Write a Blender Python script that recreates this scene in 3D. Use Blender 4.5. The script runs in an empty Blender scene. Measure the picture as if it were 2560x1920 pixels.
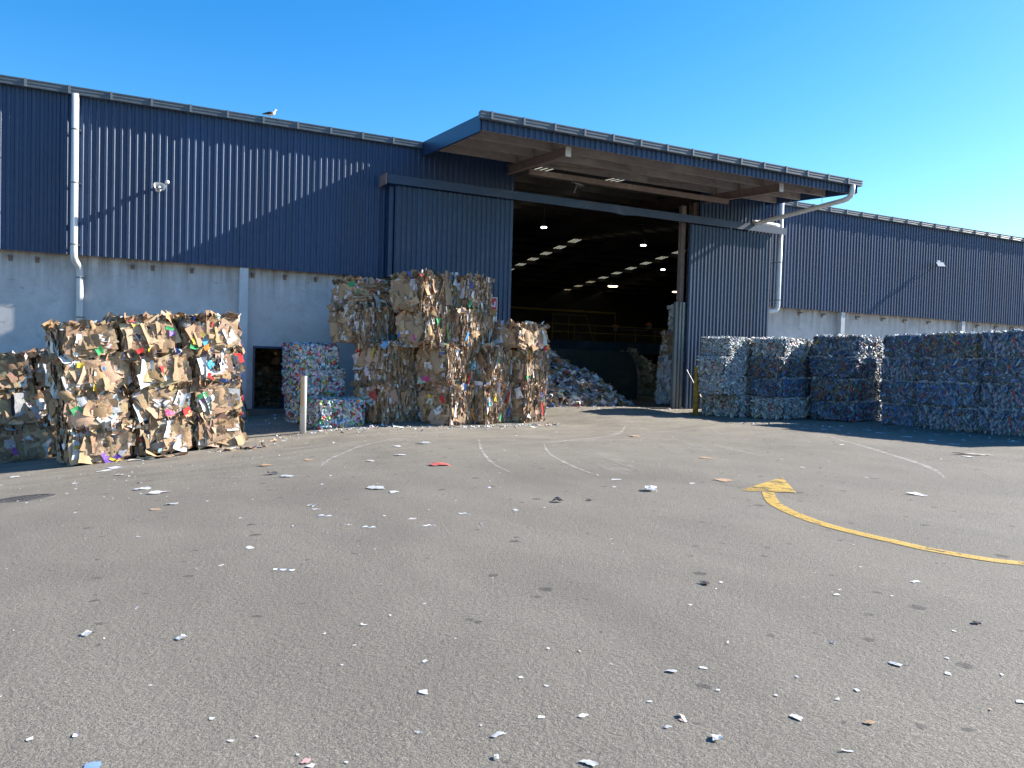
import bpy, math, random
import numpy as np
from mathutils import Vector, Matrix
R_ = math.radians
sc = bpy.context.scene

# ------------------------------------------------------------------ camera
CAM = Vector((0.0, 0.0, 1.85))
def camera():
    yaw, pitch, roll, f = R_(62.9975), R_(1.8285), R_(1.6334), 1970.0
    fw = Vector((math.cos(yaw), math.sin(yaw), 0)); rt = Vector((math.sin(yaw), -math.cos(yaw), 0)); up = Vector((0, 0, 1))
    F = fw*math.cos(pitch) - up*math.sin(pitch); U = up*math.cos(pitch) + fw*math.sin(pitch)
    r = rt*math.cos(roll) + U*math.sin(roll); u = U*math.cos(roll) - rt*math.sin(roll)
    cd = bpy.data.cameras.new('camera'); co = bpy.data.objects.new('camera', cd); sc.collection.objects.link(co)
    m = Matrix((r, u, -F)).transposed().to_4x4(); m.translation = CAM
    co.matrix_world = m
    cd.sensor_width = 36.0; cd.lens = f/2560*36.0; cd.clip_start = .05; cd.clip_end = 3000
    sc.camera = co
camera()

# ------------------------------------------------------------------ sky, sun, exposure
SUN = Vector((1.0, -0.125, 0.575)).normalized()
w = bpy.data.worlds.new('World'); sc.world = w; w.use_nodes = True
nt = w.node_tree; nt.nodes.clear()
so = nt.nodes.new('ShaderNodeOutputWorld'); sb = nt.nodes.new('ShaderNodeBackground'); sk = nt.nodes.new('ShaderNodeTexSky')
sk.sky_type = 'NISHITA'; sk.sun_disc = False
sk.sun_elevation = math.asin(SUN.z); sk.sun_rotation = math.atan2(SUN.x, SUN.y)
sk.altitude = 0; sk.air_density = 1.0; sk.dust_density = 0.35; sk.ozone_density = 3.0
sb.inputs['Strength'].default_value = 0.098
hs_ = nt.nodes.new('ShaderNodeHueSaturation'); hs_.inputs['Saturation'].default_value = 1.40; hs_.inputs['Hue'].default_value = .5015
nt.links.new(sk.outputs[0], hs_.inputs['Color']); nt.links.new(hs_.outputs[0], sb.inputs[0]); nt.links.new(sb.outputs[0], so.inputs[0])
sl = bpy.data.lights.new('sun', 'SUN'); sl.energy = 5.0; sl.angle = R_(0.53); sl.color = (1.0, .94, .84)
slo = bpy.data.objects.new('sun', sl); sc.collection.objects.link(slo)
slo.rotation_euler = SUN.to_track_quat('Z', 'Y').to_euler(); slo.location = (30, -5, 30)
vs = sc.view_settings
sc.display_settings.display_device = 'sRGB'; vs.view_transform = 'Standard'; vs.look = 'None'; vs.exposure = 1.38; vs.gamma = 1.0; vs.use_curve_mapping = False
sc.cycles.use_denoising = True; sc.cycles.max_bounces = 6; sc.cycles.diffuse_bounces = 3; sc.cycles.glossy_bounces = 3
sc.cycles.transparent_max_bounces = 8; sc.cycles.sample_clamp_indirect = 8

# ------------------------------------------------------------------ helpers
COL = sc.collection
def sst(a, b, x):
    t = np.clip((x-a)/(b-a), 0, 1); return t*t*(3-2*t)
def G(X, Y):
    """height of the yard: it falls gently to a channel before the shed and away to the left"""
    X = np.asarray(X, float); Y = np.asarray(Y, float)
    wx = 1-.35*sst(11, 20, X)
    base = .2-.021*np.clip(Y, -20, 20.5)*wx
    lo = .2-.021*20.5*wx
    base = np.where(Y > 20.5, lo*(1-sst(21.5, 25.3, Y)), base)
    u = 6.0-X; sp = .8*np.log1p(np.exp(np.clip(u/.8, -30, 30))); sp = np.minimum(sp, 11)
    base = base+.17*sst(12.8, 14.8, X)*(1-sst(17.6, 19.4, X))*sst(19.8, 22.6, Y)*(1-sst(24.6, 26, Y))
    return base-.085*sp*sst(5, 20, Y)*(1+.25*sst(20, 25, Y))
def g1(x, y): return float(G(x, y))

def link(o, parent=None):
    COL.objects.link(o)
    if parent is not None: o.parent = parent
    return o
def tag(o, label=None, cat=None, group=None, kind=None):
    if label: o['label'] = label
    if cat: o['category'] = cat
    if group: o['group'] = group
    if kind: o['kind'] = kind
    return o
def empty(name, loc=(0, 0, 0), rot=(0, 0, 0)):
    o = bpy.data.objects.new(name, None); o.empty_display_size = .2; o.location = loc; o.rotation_euler = rot
    return link(o)

class MB:
    def __init__(s): s.v = []; s.f = []; s.c = []
    def add(s, vs_, fs_, col=None):
        n = len(s.v); s.v += [tuple(p) for p in vs_]
        for f in fs_: s.f.append([i+n for i in f]); s.c.append(col)
        return s
    def box(s, c, d, rot=None, col=None):
        x, y, z = d[0]/2, d[1]/2, d[2]/2
        P = [Vector((a*x, b*y, e*z)) for a in (-1, 1) for b in (-1, 1) for e in (-1, 1)]
        if rot is not None: P = [rot @ p for p in P]
        P = [p+Vector(c) for p in P]
        return s.add(P, [(0, 1, 3, 2), (4, 6, 7, 5), (0, 4, 5, 1), (2, 3, 7, 6), (0, 2, 6, 4), (1, 5, 7, 3)], col)
    def box2(s, a, b, col=None):
        return s.box([(a[i]+b[i])/2 for i in range(3)], [abs(b[i]-a[i]) for i in range(3)], None, col)
    def beam(s, a, b, w_, h_, col=None):
        a = Vector(a); b = Vector(b); d = b-a; q = d.to_track_quat('X', 'Z').to_matrix()
        return s.box((a+b)/2, (d.length, w_, h_), q, col)
    def tube(s, pts, r, n=10, caps=True, col=None):
        pts = [Vector(p) for p in pts]; rs = r if isinstance(r, (list, tuple)) else [r]*len(pts)
        rings = []; prev = None
        for i, p in enumerate(pts):
            d = (pts[min(i+1, len(pts)-1)]-pts[max(i-1, 0)]).normalized()
            if prev is None:
                a = d.orthogonal().normalized()
            else:
                a = (prev-d*prev.dot(d)); a = a.normalized() if a.length > 1e-5 else d.orthogonal().normalized()
            prev = a; b = d.cross(a)
            rings.append([p+(a*math.cos(2*math.pi*k/n)+b*math.sin(2*math.pi*k/n))*rs[i] for k in range(n)])
        V = [q for rg in rings for q in rg]; Fc = []
        for i in range(len(pts)-1):
            for k in range(n):
                k2 = (k+1) % n; Fc.append((i*n+k, i*n+k2, (i+1)*n+k2, (i+1)*n+k))
        if caps: Fc += [tuple(range(n-1, -1, -1)), tuple(range((len(pts)-1)*n, len(pts)*n))]
        return s.add(V, Fc, col)
    def mesh(s, name, mat, smooth=False):
        me = bpy.data.meshes.new(name); me.from_pydata(s.v, [], s.f)
        if any(c is not None for c in s.c):
            at = me.attributes.new('Col', 'FLOAT_COLOR', 'FACE')
            at.data.foreach_set('color', np.array([(*(c or (.5, .5, .5)), 1) for c in s.c], 'f').ravel())
        me.materials.append(mat)
        if smooth: me.polygons.foreach_set('use_smooth', [True]*len(me.polygons))
        me.update(); return me
    def build(s, name, mat, parent=None, smooth=False, loc=None, rot=None):
        o = bpy.data.objects.new(name, s.mesh(name, mat, smooth)); link(o, parent)
        if loc is not None: o.location = loc
        if rot is not None: o.rotation_euler = rot
        return o
def from_mesh(name, me, parent=None, loc=None, rot=None, scale=None):
    o = bpy.data.objects.new(name, me); link(o, parent)
    if loc is not None: o.location = loc
    if rot is not None: o.rotation_euler = rot
    if scale is not None: o.scale = scale
    return o
def np_mesh(name, V, F, cols, mat, smooth=False):
    """V (N,nv,3) instances of one topology F (nf,k); cols (N,3)"""
    N, nv = V.shape[:2]; F = np.asarray(F); nf, k = F.shape
    me = bpy.data.meshes.new(name); me.vertices.add(N*nv); me.vertices.foreach_set('co', V.astype('f').ravel())
    idx = (F[None]+np.arange(N)[:, None, None]*nv).ravel().astype('i')
    me.loops.add(len(idx)); me.loops.foreach_set('vertex_index', idx)
    me.polygons.add(N*nf); me.polygons.foreach_set('loop_start', np.arange(0, N*nf*k, k, dtype='i'))
    me.polygons.foreach_set('loop_total', np.full(N*nf, k, 'i'))
    if smooth: me.polygons.foreach_set('use_smooth', np.ones(N*nf, bool))
    me.update(calc_edges=True)
    at = me.attributes.new('Col', 'FLOAT_COLOR', 'FACE')
    c = np.ones((N, nf, 4), 'f'); c[:, :, :3] = np.asarray(cols)[:, None, :]
    at.data.foreach_set('color', c.ravel()); me.materials.append(mat)
    return me

# ------------------------------------------------------------------ materials
def mat(name, col=(.5, .5, .5), rough=.6, metal=0, spec=.5):
    m = bpy.data.materials.new(name); m.use_nodes = True; n = m.node_tree.nodes; b = n['Principled BSDF']
    b.inputs['Base Color'].default_value = (*col, 1); b.inputs['Roughness'].default_value = rough
    b.inputs['Metallic'].default_value = metal; b.inputs['Specular IOR Level'].default_value = spec
    return m
class N:
    """tiny node helper"""
    def __init__(s, m): s.m = m; s.t = m.node_tree; s.b = s.t.nodes['Principled BSDF']
    def new(s, t, **kw):
        n = s.t.nodes.new(t)
        for k, v in kw.items(): setattr(n, k, v)
        return n
    def L(s, a, b): s.t.links.new(a, b)
    def coord(s, kind='Object', scale=(1, 1, 1)):
        tc = s.new('ShaderNodeTexCoord'); mp = s.new('ShaderNodeMapping'); mp.inputs['Scale'].default_value = scale
        s.L(tc.outputs[kind], mp.inputs[0]); return mp.outputs[0]
    def noise(s, co, scale, detail=3, rough=.55, dist=0):
        n = s.new('ShaderNodeTexNoise'); n.inputs['Scale'].default_value = scale; n.inputs['Detail'].default_value = detail
        n.inputs['Roughness'].default_value = rough; n.inputs['Distortion'].default_value = dist
        if co is not None: s.L(co, n.inputs['Vector'])
        return n.outputs['Fac']
    def ramp(s, fac, stops):
        r = s.new('ShaderNodeValToRGB'); e = r.color_ramp.elements
        while len(e) < len(stops): e.new(.5)
        for i, (p, c) in enumerate(stops):
            e[i].position = p; e[i].color = (*c, 1) if len(c) == 3 else c
        s.L(fac, r.inputs[0]); return r.outputs[0]
    def mr(s, v, a, b, c=0, d=1):
        n = s.new('ShaderNodeMapRange'); n.inputs[1].default_value = a; n.inputs[2].default_value = b
        n.inputs[3].default_value = c; n.inputs[4].default_value = d; s.L(v, n.inputs[0]); return n.outputs[0]
    def mix(s, fac, a, b, mode='MIX'):
        n = s.new('ShaderNodeMix', data_type='RGBA', blend_type=mode)
        for sock, v in ((n.inputs[0], fac), (n.inputs[6], a), (n.inputs[7], b)):
            if hasattr(v, 'node'): s.L(v, sock)
            elif isinstance(v, (int, float)): sock.default_value = v
            else: sock.default_value = (*v, 1)
        return n.outputs[2]
    def math(s, op, a, b=None):
        n = s.new('ShaderNodeMath', operation=op)
        for i, v in enumerate((a, b)):
            if v is None: continue
            if hasattr(v, 'node'): s.L(v, n.inputs[i])
            else: n.inputs[i].default_value = v
        return n.outputs[0]
    def base(s, c): s.L(c, s.b.inputs['Base Color'])
    def rough(s, v): s.L(v, s.b.inputs['Roughness'])
    def bump(s, h, strength=.3, dist=.02):
        n = s.new('ShaderNodeBump'); n.inputs['Strength'].default_value = strength; n.inputs['Distance'].default_value = dist
        s.L(h, n.inputs['Height']); s.L(n.outputs[0], s.b.inputs['Normal'])
    def sep(s, co):
        n = s.new('ShaderNodeSeparateXYZ'); s.L(co, n.inputs[0]); return n.outputs

def m_var(name, col, amt=.25, scale=3, rough=.6, metal=0, spec=.5, stretch=(1, 1, 1), bump=0):
    m = mat(name, col, rough, metal, spec); n = N(m); co = n.coord('Object', stretch)
    f = n.noise(co, scale, 5, .6)
    lo = tuple(c*(1-amt) for c in col); hi = tuple(min(1, c*(1+amt)) for c in col)
    n.base(n.ramp(f, [(.3, lo), (.7, hi)]))
    if bump: n.bump(n.noise(co, scale*6, 4), bump, .01)
    return m
def m_attr(name, rough=.8, spec=.3, amt=.3, scale=14, trans=0, bump=.25, metal=0):
    """colour carried by each piece, with grain and soiling"""
    m = mat(name, rough=rough, spec=spec, metal=metal); n = N(m)
    a = n.new('ShaderNodeAttribute', attribute_name='Col'); co = n.coord('Object')
    f = n.noise(co, scale, 4, .65)
    v = n.mr(f, .25, .75, 1-amt, 1+amt*.5)
    c = n.mix(1.0, a.outputs['Color'], v, 'MULTIPLY'); n.base(c)
    if bump: n.bump(n.noise(co, scale*1.7, 3), bump, .03)
    if trans: n.b.inputs['Transmission Weight'].default_value = trans
    return m

M = {}
M['paper'] = m_attr('waste_paper')
M['film'] = m_attr('waste_film', rough=.38, spec=.45, amt=.25, bump=.3)
M['pet'] = m_attr('crushed_plastic', rough=.42, spec=.35, amt=.35, scale=22)
M['can'] = m_attr('crushed_cans', rough=.38, spec=.6, amt=.25, scale=30, bump=.15, metal=.25)
M['wire'] = mat('baling_wire', (.05, .045, .04), .5, .6)
M['blue'] = None
def m_cladding(name, col, streak=True):
    m = mat(name, col, .5, 0, .7); n = N(m); co = n.coord('Object')
    f = n.noise(n.coord('Object', (1.2, 1, .12)), 2.0, 5, .65)
    c = n.ramp(f, [(.25, tuple(x*.82 for x in col)), (.75, tuple(x*1.15 for x in col))])
    d = n.noise(co, 34, 2, .5); spots = n.mr(d, .74, .8, 0, .16)
    c = n.mix(spots, c, (.25, .26, .27))
    oi = n.new('ShaderNodeObjectInfo'); c = n.mix(1.0, c, n.mr(oi.outputs['Random'], 0, 1, .86, 1.16), 'MULTIPLY'); n.base(c)
    n.rough(n.mr(n.noise(co, 5, 3), .3, .7, .44, .58))
    n.bump(n.noise(n.coord('Object', (1, 1, .3)), 3.0, 2), .06, .02)
    return m
M['clad'] = m_cladding('blue_cladding', (.005, .032, .098))
M['door'] = m_cladding('door_cladding', (.006, .035, .088))
M['gutter'] = m_var('gutter_steel', (.085, .105, .125), .15, 4, .42, 0, .5)
M['strap'] = m_var('strap_steel', (.16, .18, .20), .1, 4, .45)
M['trim'] = m_var('blue_flashing', (.014, .034, .09), .2, 3, .35)
M['pvc'] = m_var('white_pvc', (.66, .66, .65), .06, 5, .35)
M['whitesteel'] = m_var('painted_post', (.50, .52, .55), .12, 3, .5)
def m_rust(name, a, b, scale=5):
    m = mat(name, a, .75); n = N(m); co = n.coord('Object', (1, 1, 1)); f = n.noise(co, scale, 6, .7, .4)
    n.base(n.ramp(f, [(.3, a), (.62, b)])); n.bump(n.noise(co, 30, 4), .3, .01); return m
M['rust'] = m_rust('red_oxide_steel', (.155, .112, .10), (.235, .175, .155))
M['purlin'] = m_rust('dusty_lit_purlin', (.20, .175, .17), (.28, .25, .24), 3)  # canopy purlins, colour lightened for bounce off the ground
M['soffit'] = m_rust('dusty_lit_roof_underside', (.19, .17, .165), (.26, .235, .225), 2)  # canopy underside, ground bounce put into the colour as well
M['purlin_in'] = m_rust('shaded_purlin', (.035, .032, .030), (.06, .055, .05), 3)  # purlin steel again, darkened to paint in the shade indoors
M['soffit_in'] = mat('shaded_roof_underside', (.022, .022, .024), .9)  # roof underside again, with the indoor shade in its colour
M['rust_in'] = m_rust('shaded_oxide_rafter', (.035, .024, .02), (.06, .042, .035))  # oxide steel again, darkened for the shade inside the shed
M['dark'] = mat('shade_dark_tone', (.035, .036, .038), .9)  # indoor walls and sill, shade put into the colour
M['galv'] = m_var('galvanised_guard', (.20, .20, .19), .3, 4, .5, .3, .5, (1, 1, .15))
M['yellow'] = m_var('yellow_rail', (.30, .21, .03), .25, 6, .6)
M['bluesteel'] = m_var('blue_platform', (.035, .10, .20), .2, 2, .5)
M['white'] = mat('white_plate', (.62, .63, .64), .5)
M['black'] = mat('black_plastic', (.02, .02, .022), .45)
def m_concrete():
    m = mat('precast_concrete', (.4, .4, .4), .85, 0, .3); n = N(m); co = n.coord('Object')
    a = n.noise(co, .55, 6, .62, .3); b = n.noise(co, 9, 4, .6)
    c = n.ramp(a, [(.25, (.50, .48, .475)), (.5, (.585, .565, .56)), (.75, (.655, .635, .63))])
    c = n.mix(n.mr(b, .3, .75, .0, .2), c, (.33, .33, .325))
    drip = n.noise(n.coord('Object', (2.2, 1, .16)), 1.6, 5, .7)
    z = n.sep(n.coord('Object'))[2]
    top = n.math('MULTIPLY', n.mr(z, 3.3, 4.5, 0, 1), n.mr(drip, .42, .68, 0, .8))
    c = n.mix(top, c, (.13, .095, .075))
    blot = n.noise(co, 1.5, 7, .72, .6); c = n.mix(n.mr(blot, .48, .66, 0, .38), c, (.30, .29, .28))
    mk = n.noise(n.coord('Object', (1, 1, 3.5)), 2.3, 3, .5); c = n.mix(n.mr(mk, .70, .73, 0, .35), c, (.12, .12, .12))
    n.base(c); n.bump(n.math('ADD', n.noise(co, 22, 4), n.math('MULTIPLY', a, 2.0)), .2, .01)
    return m
M['concrete'] = m_concrete()
def m_asphalt():
    m = mat('asphalt', (.1, .1, .1), .82, 0, .35); n = N(m); co = n.coord('Object')
    vz = n.new('ShaderNodeTexVoronoi', voronoi_dimensions='2D'); vz.inputs['Scale'].default_value = 125; n.L(co, vz.inputs['Vector']); agg = n.sep(vz.outputs['Color'])[0]
    fine = n.math('ADD', n.math('MULTIPLY', n.noise(co, 110, 3, .75), .5), n.math('MULTIPLY', n.mr(agg, 0, 1, .25, .75), .5)); mid = n.noise(co, 30, 4, .7); big = n.noise(co, .33, 5, .6, .5); pat = n.noise(n.coord('Object', (1, .35, 1)), .9, 5, .65, .3)
    c = n.ramp(big, [(.3, (.146, .131, .108)), (.7, (.182, .164, .136))])
    c = n.mix(n.mr(pat, .42, .62, 0, .55), c, (.206, .186, .154))
    y = n.sep(n.coord('Object'))
    dust = n.math('MULTIPLY', n.mr(y[1], 11, 21, 0, 1), n.mr(n.noise(n.coord('Object', (.5, 1, 1)), 1.1, 6, .7, .6), .38, .68, 0, .75))
    c = n.mix(dust, c, (.30, .27, .22))
    g = n.mix(n.mr(fine, .35, .62, 0, .75), (.055, .052, .05), (1.0, .97, .93))
    c = n.mix(.40, c, n.mix(1.0, c, n.ramp(fine, [(.36, (.35, .35, .35)), (.5, (.95, .95, .95)), (.66, (2.1, 2.05, 2.0))]), 'MULTIPLY'))
    # oil drips
    for sc_, thr, r0, amt in ((1.3, .62, .095, .62), (3.1, .86, .13, .5)):
        v = n.new('ShaderNodeTexVoronoi', voronoi_dimensions='2D'); v.inputs['Scale'].default_value = sc_
        wv = n.new('ShaderNodeVectorMath', operation='ADD'); nz = n.new('ShaderNodeTexNoise'); nz.inputs['Scale'].default_value = 7
        n.L(co, nz.inputs['Vector'])
        sm = n.new('ShaderNodeVectorMath', operation='SCALE'); sm.inputs[3].default_value = .10; n.L(nz.outputs['Color'], sm.inputs[0])
        n.L(co, wv.inputs[0]); n.L(sm.outputs[0], wv.inputs[1]); n.L(wv.outputs[0], v.inputs['Vector'])
        rr = n.sep(v.outputs['Color'])
        on = n.math('GREATER_THAN', rr[0], thr); rad = n.mr(rr[1], 0, 1, r0*.35, r0)
        dd = n.math('DIVIDE', v.outputs['Distance'], rad)
        k = n.math('MULTIPLY', n.mr(dd, .7, 1.05, amt, 0), on)
        c = n.mix(k, c, (.03, .03, .03))
    n.base(c)
    h = n.math('ADD', n.math('MULTIPLY', fine, .7), n.math('MULTIPLY', mid, .9))
    n.bump(h, .95, .016); n.rough(n.mr(big, .3, .7, .72, .9))
    return m
M['asphalt'] = m_asphalt()
def m_mark(name, col, lo, hi, scale, op=1.0, stretch=(1, 1, 1), rough=.7):
    m = mat(name, col, rough); n = N(m); co = n.coord('Object', stretch)
    f = n.noise(co, scale, 6, .75, .2); fine = n.noise(n.coord('Object'), 95, 3, .7)
    a = n.math('MULTIPLY', n.mr(f, lo, hi, 0, op), n.mr(fine, .36, .5, .25, 1))
    n.L(a, n.b.inputs['Alpha']); n.bump(n.noise(n.coord('Object'), 42, 3, .65), .5, .01)
    c = n.mix(n.mr(n.noise(co, 3, 4), .3, .7, 0, .5), col, tuple(x*.7 for x in col)); n.base(c)
    return m
M['linepaint'] = m_mark('yellow_line_paint', (.56, .36, .065), .34, .47, 6)
M['headpaint'] = m_mark('worn_arrow_paint', (.56, .36, .065), .41, .50, 3.2, 1.0, (1, .6, 1))
M['scuff'] = m_mark('pale_scuff', (.56, .53, .48), .32, .66, 3.2, .78)
M['scuff2'] = m_mark('faint_scuff', (.46, .43, .38), .36, .72, 2.5, .5)
M['crack'] = mat('dark_seam', (.03, .03, .03), .9)
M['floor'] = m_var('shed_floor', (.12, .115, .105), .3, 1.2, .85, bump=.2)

# ------------------------------------------------------------------ ground
def axis(a, b, lo, hi, step, far):
    core = list(np.arange(a, b+1e-6, step)); return np.array([lo]+[a-far, a-far/4]+core+[b+far/4, b+far]+[hi])
xs = axis(-16, 50, -900, 900, .5, 120); ys = axis(-6, 26.5, -900, 900, .5, 120)
XX, YY = np.meshgrid(xs, ys, indexing='ij'); ZZ = G(XX, YY); nx, ny = XX.shape
me = bpy.data.meshes.new('asphalt_yard')
idx = np.arange(nx*ny).reshape(nx, ny)
me.from_pydata(np.stack([XX, YY, ZZ], -1).reshape(-1, 3).tolist(), [], np.stack([idx[:-1, :-1], idx[1:, :-1], idx[1:, 1:], idx[:-1, 1:]], -1).reshape(-1, 4).tolist())
me.polygons.foreach_set('use_smooth', [True]*len(me.polygons)); me.materials.append(M['asphalt']); me.update()
tag(from_mesh('asphalt_yard', me), 'grey asphalt yard in front of the blue shed', None, None, 'structure')
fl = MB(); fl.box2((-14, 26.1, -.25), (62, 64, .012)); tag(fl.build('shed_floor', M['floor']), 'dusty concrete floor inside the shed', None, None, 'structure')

def strip(pts, width, name, m, z=.006, sub=4, taper=False):
    P = [np.array(p, float) for p in pts]; Q = []
    for i in range(len(P)-1):
        p0 = P[max(i-1, 0)]; p1 = P[i]; p2 = P[i+1]; p3 = P[min(i+2, len(P)-1)]
        for k in range(sub):
            t = k/sub; Q.append(.5*((2*p1)+(-p0+p2)*t+(2*p0-5*p1+4*p2-p3)*t*t+(-p0+3*p1-3*p2+p3)*t**3))
    Q.append(P[-1]); V = []; n = len(Q); K = 3
    for i, q in enumerate(Q):
        d = Q[min(i+1, n-1)]-Q[max(i-1, 0)]; d = d/np.linalg.norm(d); nn = np.array([-d[1], d[0]])
        ww = width*(min(1, .25+3*min(i, n-1-i)/n) if taper else 1)
        for k in range(K):
            p = q+nn*ww*(k/(K-1)-.5); V.append((p[0], p[1], g1(*p)+z))
    Fc = [(i*K+k, i*K+k+1, (i+1)*K+k+1, (i+1)*K+k) for i in range(n-1) for k in range(K-1)]
    b = MB(); b.add(V, Fc); return b.build(name, m)
ARROW = [(8.5, 8.42), (8.15, 8.03), (7.82, 7.62), (7.59, 7.21), (7.44, 6.89), (7.29, 6.47), (7.21, 6.11), (7.18, 5.78), (7.17, 5.49), (7.17, 5.22), (7.17, 4.97), (7.21, 4.76), (7.26, 4.56), (7.33, 4.39), (7.45, 4.22), (7.75, 3.8), (8.2, 3.4), (9.0, 2.9), (10.2, 2.3), (11.8, 1.7), (14, 1.1), (17, .6), (21, .3)]
root = empty('painted_arrow', (8.2, 6.5, g1(8.2, 6.5))); tag(root, 'curved yellow direction arrow painted on the asphalt', 'road marking')
o = strip(ARROW, .17, 'line', M['linepaint']); o.parent = root; o.matrix_parent_inverse = Matrix.Translation(-root.location)
h = MB(); a_, b_, c_ = [np.array(p) for p in ((8.21, 8.68), (10.0, 9.6), (8.85, 8.22))]; n_ = 8; V = []; ids = {}
for i in range(n_+1):
    for j in range(n_+1-i):
        p = a_+(b_-a_)*i/n_+(c_-a_)*j/n_; ids[i, j] = len(V); V.append((p[0], p[1], g1(*p)+.0095))
Fc = []
for i in range(n_):
    for j in range(n_-i):
        Fc.append((ids[i, j], ids[i+1, j], ids[i, j+1]))
        if j < n_-i-1: Fc.append((ids[i+1, j], ids[i+1, j+1], ids[i, j+1]))
h.add(V, Fc); o = h.build('arrowhead', M['headpaint'], root); o.matrix_parent_inverse = Matrix.Translation(-root.location); tag(o, 'worn yellow arrowhead')
SC = [('s1', [(12.69, 8.57), (13.32, 9.11), (13.84, 9.66), (14.42, 10.38), (15.03, 11.31), (15.8, 12.44), (16.48, 13.52), (17.24, 14.88), (17.9, 16.27)], .16, 1),
 ('s2', [(9.11, 16.13), (8.48, 14.89), (8.0, 13.8), (7.61, 12.65), (7.33, 11.63), (7.13, 10.73)], .09, 1),
 ('s3', [(8.29, 18.02), (7.54, 16.33), (6.96, 14.92), (6.29, 13.01), (6.01, 11.7)], .08, 1),
 ('s4', [(3.46, 14.52), (3.91, 15.65), (4.42, 16.54), (5.17, 17.72), (5.78, 18.26), (6.43, 18.82), (7.6, 19.3), (9.5, 19.6)], .12, 1),
 ('s5', [(1.52, 14.39), (2.2, 13.88), (2.89, 13.45), (3.41, 13.18)], .14, 0), ('s6', [(3.37, 18.15), (3.95, 18.43), (4.49, 18.44)], .2, 0),
 ('s7', [(8.35, 12.59), (8.03, 11.73), (7.74, 10.82)], .5, 0), ('s8', [(12.06, 15.56), (11.59, 14.51), (10.73, 13.19)], .5, 0),
 ('s9', [(12.9, 15.9), (12.4, 14.7), (11.6, 13.2)], .45, 0), ('s10', [(9.5, 14.9), (9.1, 13.6), (8.7, 12.5), (8.3, 11.4)], .35, 0),
 ('s11', [(13.06, 14.77), (12.51, 13.31), (12.23, 12.19)], .3, 0), ('s12', [(16.92, 13.6), (16.05, 11.79), (14.89, 9.67), (13.18, 7.91)], .05, 0),
 ('s13', [(9.01, 16.16), (10.22, 16.8), (12.4, 18.0), (14.5, 20.5)], .14, 1), ('s14', [(10.5, 19.8), (12, 18.6), (14, 18.2), (16, 18.6)], .3, 0),
 ('s15', [(8.6, 17.9), (10, 17.2), (12, 17.2), (13.8, 18.3), (15, 21)], .2, 0), ('s16', [(11, 16.5), (13, 16.2), (15, 16.8), (16.5, 19)], .22, 0)]
for i, (nm, pts, wd, strong) in enumerate(SC):
    o = strip(pts, wd*.8, 'scuff_mark', M['scuff'] if strong else M['scuff2'], .0035+.0004*i, 4, True)
    tag(o, None, None, None, 'structure'); o['label'] = 'pale tyre scuff curving over the asphalt before the shed'
o = strip([(8.39, 9.28), (8.51, 8.92), (8.65, 8.55), (8.82, 8.14), (8.84, 7.9)], .014, 'asphalt_seam', M['crack'], .014); tag(o, 'thin dark seam crossing the arrowhead', None, None, 'structure')
# manhole
mx, my = -1.15, 13.9; mz = g1(mx, my)
root = empty('manhole_cover', (mx, my, mz)); root.rotation_euler = (math.atan((g1(mx, my+.3)-g1(mx, my-.3))/.6), -math.atan((g1(mx+.3, my)-g1(mx-.3, my))/.6), .3)
tag(root, 'round dark cast iron manhole cover at the left edge of the yard', 'manhole cover')
M['iron'] = m_var('cast_iron', (.085, .08, .075), .35, 9, .7, .1)
def disc(b, r0, r1, z0, z1, n=36):
    V = []; 
    for k in range(n):
        a = 2*math.pi*k/n; c, s = math.cos(a), math.sin(a); V += [(r0*c, r0*s, z1), (r1*c, r1*s, z1), (r1*c, r1*s, z0)]
    F_ = []
    for k in range(n):
        j = (k+1) % n; F_ += [(3*k, 3*k+1, 3*j+1, 3*j), (3*k+1, 3*k+2, 3*j+2, 3*j+1)]
    b.add(V, F_)
b = MB(); disc(b, .33, .42, -.05, .014); b.build('frame', M['iron'], root)
b = MB(); disc(b, 0.001, .318, -.05, .010); 
for i in range(-4, 5):
    for j in range(-4, 5):
        if i*i+j*j < 17: b.box((i*.066, j*.066, .013), (.036, .036, .008))
b.build('lid', M['iron'], root)

# ------------------------------------------------------------------ warehouse
WH = empty('warehouse', (12.7, 26, 0)); tag(WH, 'long dark blue ribbed steel warehouse on concrete walls with a wide open doorway', 'building')
OFF = Matrix.Translation((-12.7, -26, 0))
def part(o, parent=WH):
    """parent keeping world placement"""
    base = parent
    mw = Matrix.Translation(parent.location) if parent.parent is None else Matrix.Translation(parent.parent.location)
    o.parent = parent; o.matrix_parent_inverse = mw.inverted() if parent.parent is None else Matrix.Identity(4)
    return o
def P_(b, name, m, parent=WH, smooth=False):
    o = b.build(name, m, None, smooth); o.parent = parent
    if parent is WH: o.matrix_parent_inverse = OFF
    return o
# ribbed sheet, 4 ribs of 0.2 m; rib height hr; face toward -Y
def rib_profile(nr, pitch=.2, h=.038):
    p = [(0, 0)]
    for k in range(nr):
        c = pitch*(k+.5); hh = h*(1.15 if k == 0 else 1)
        bw, mw, tw = (.064, .048, .028) if k == 0 else (.056, .042, .024)
        p += [(c-bw, 0), (c-mw, -hh*.62), (c-tw, -hh), (c+tw, -hh), (c+mw, -hh*.62), (c+bw, 0)]
        p += [(c+.092, 0)] if False else []
    p.append((pitch*nr, 0)); return p
def sheet_mesh(name, nr, z0, z1, m, pitch=.2, th=.0):
    p = rib_profile(nr, pitch); b = MB(); n = len(p)
    V = [(x, y, z0) for x, y in p]+[(x, y, z1) for x, y in p]
    b.add(V, [(i, i+1, n+i+1, n+i) for i in range(n-1)])
    return b.mesh(name, m)
YW = 26.0; CT = 9.02; CB = 4.48
clad_me = sheet_mesh('cladding_sheet', 4, CB, CT, M['clad'])
rj = random.Random(5)
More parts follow.
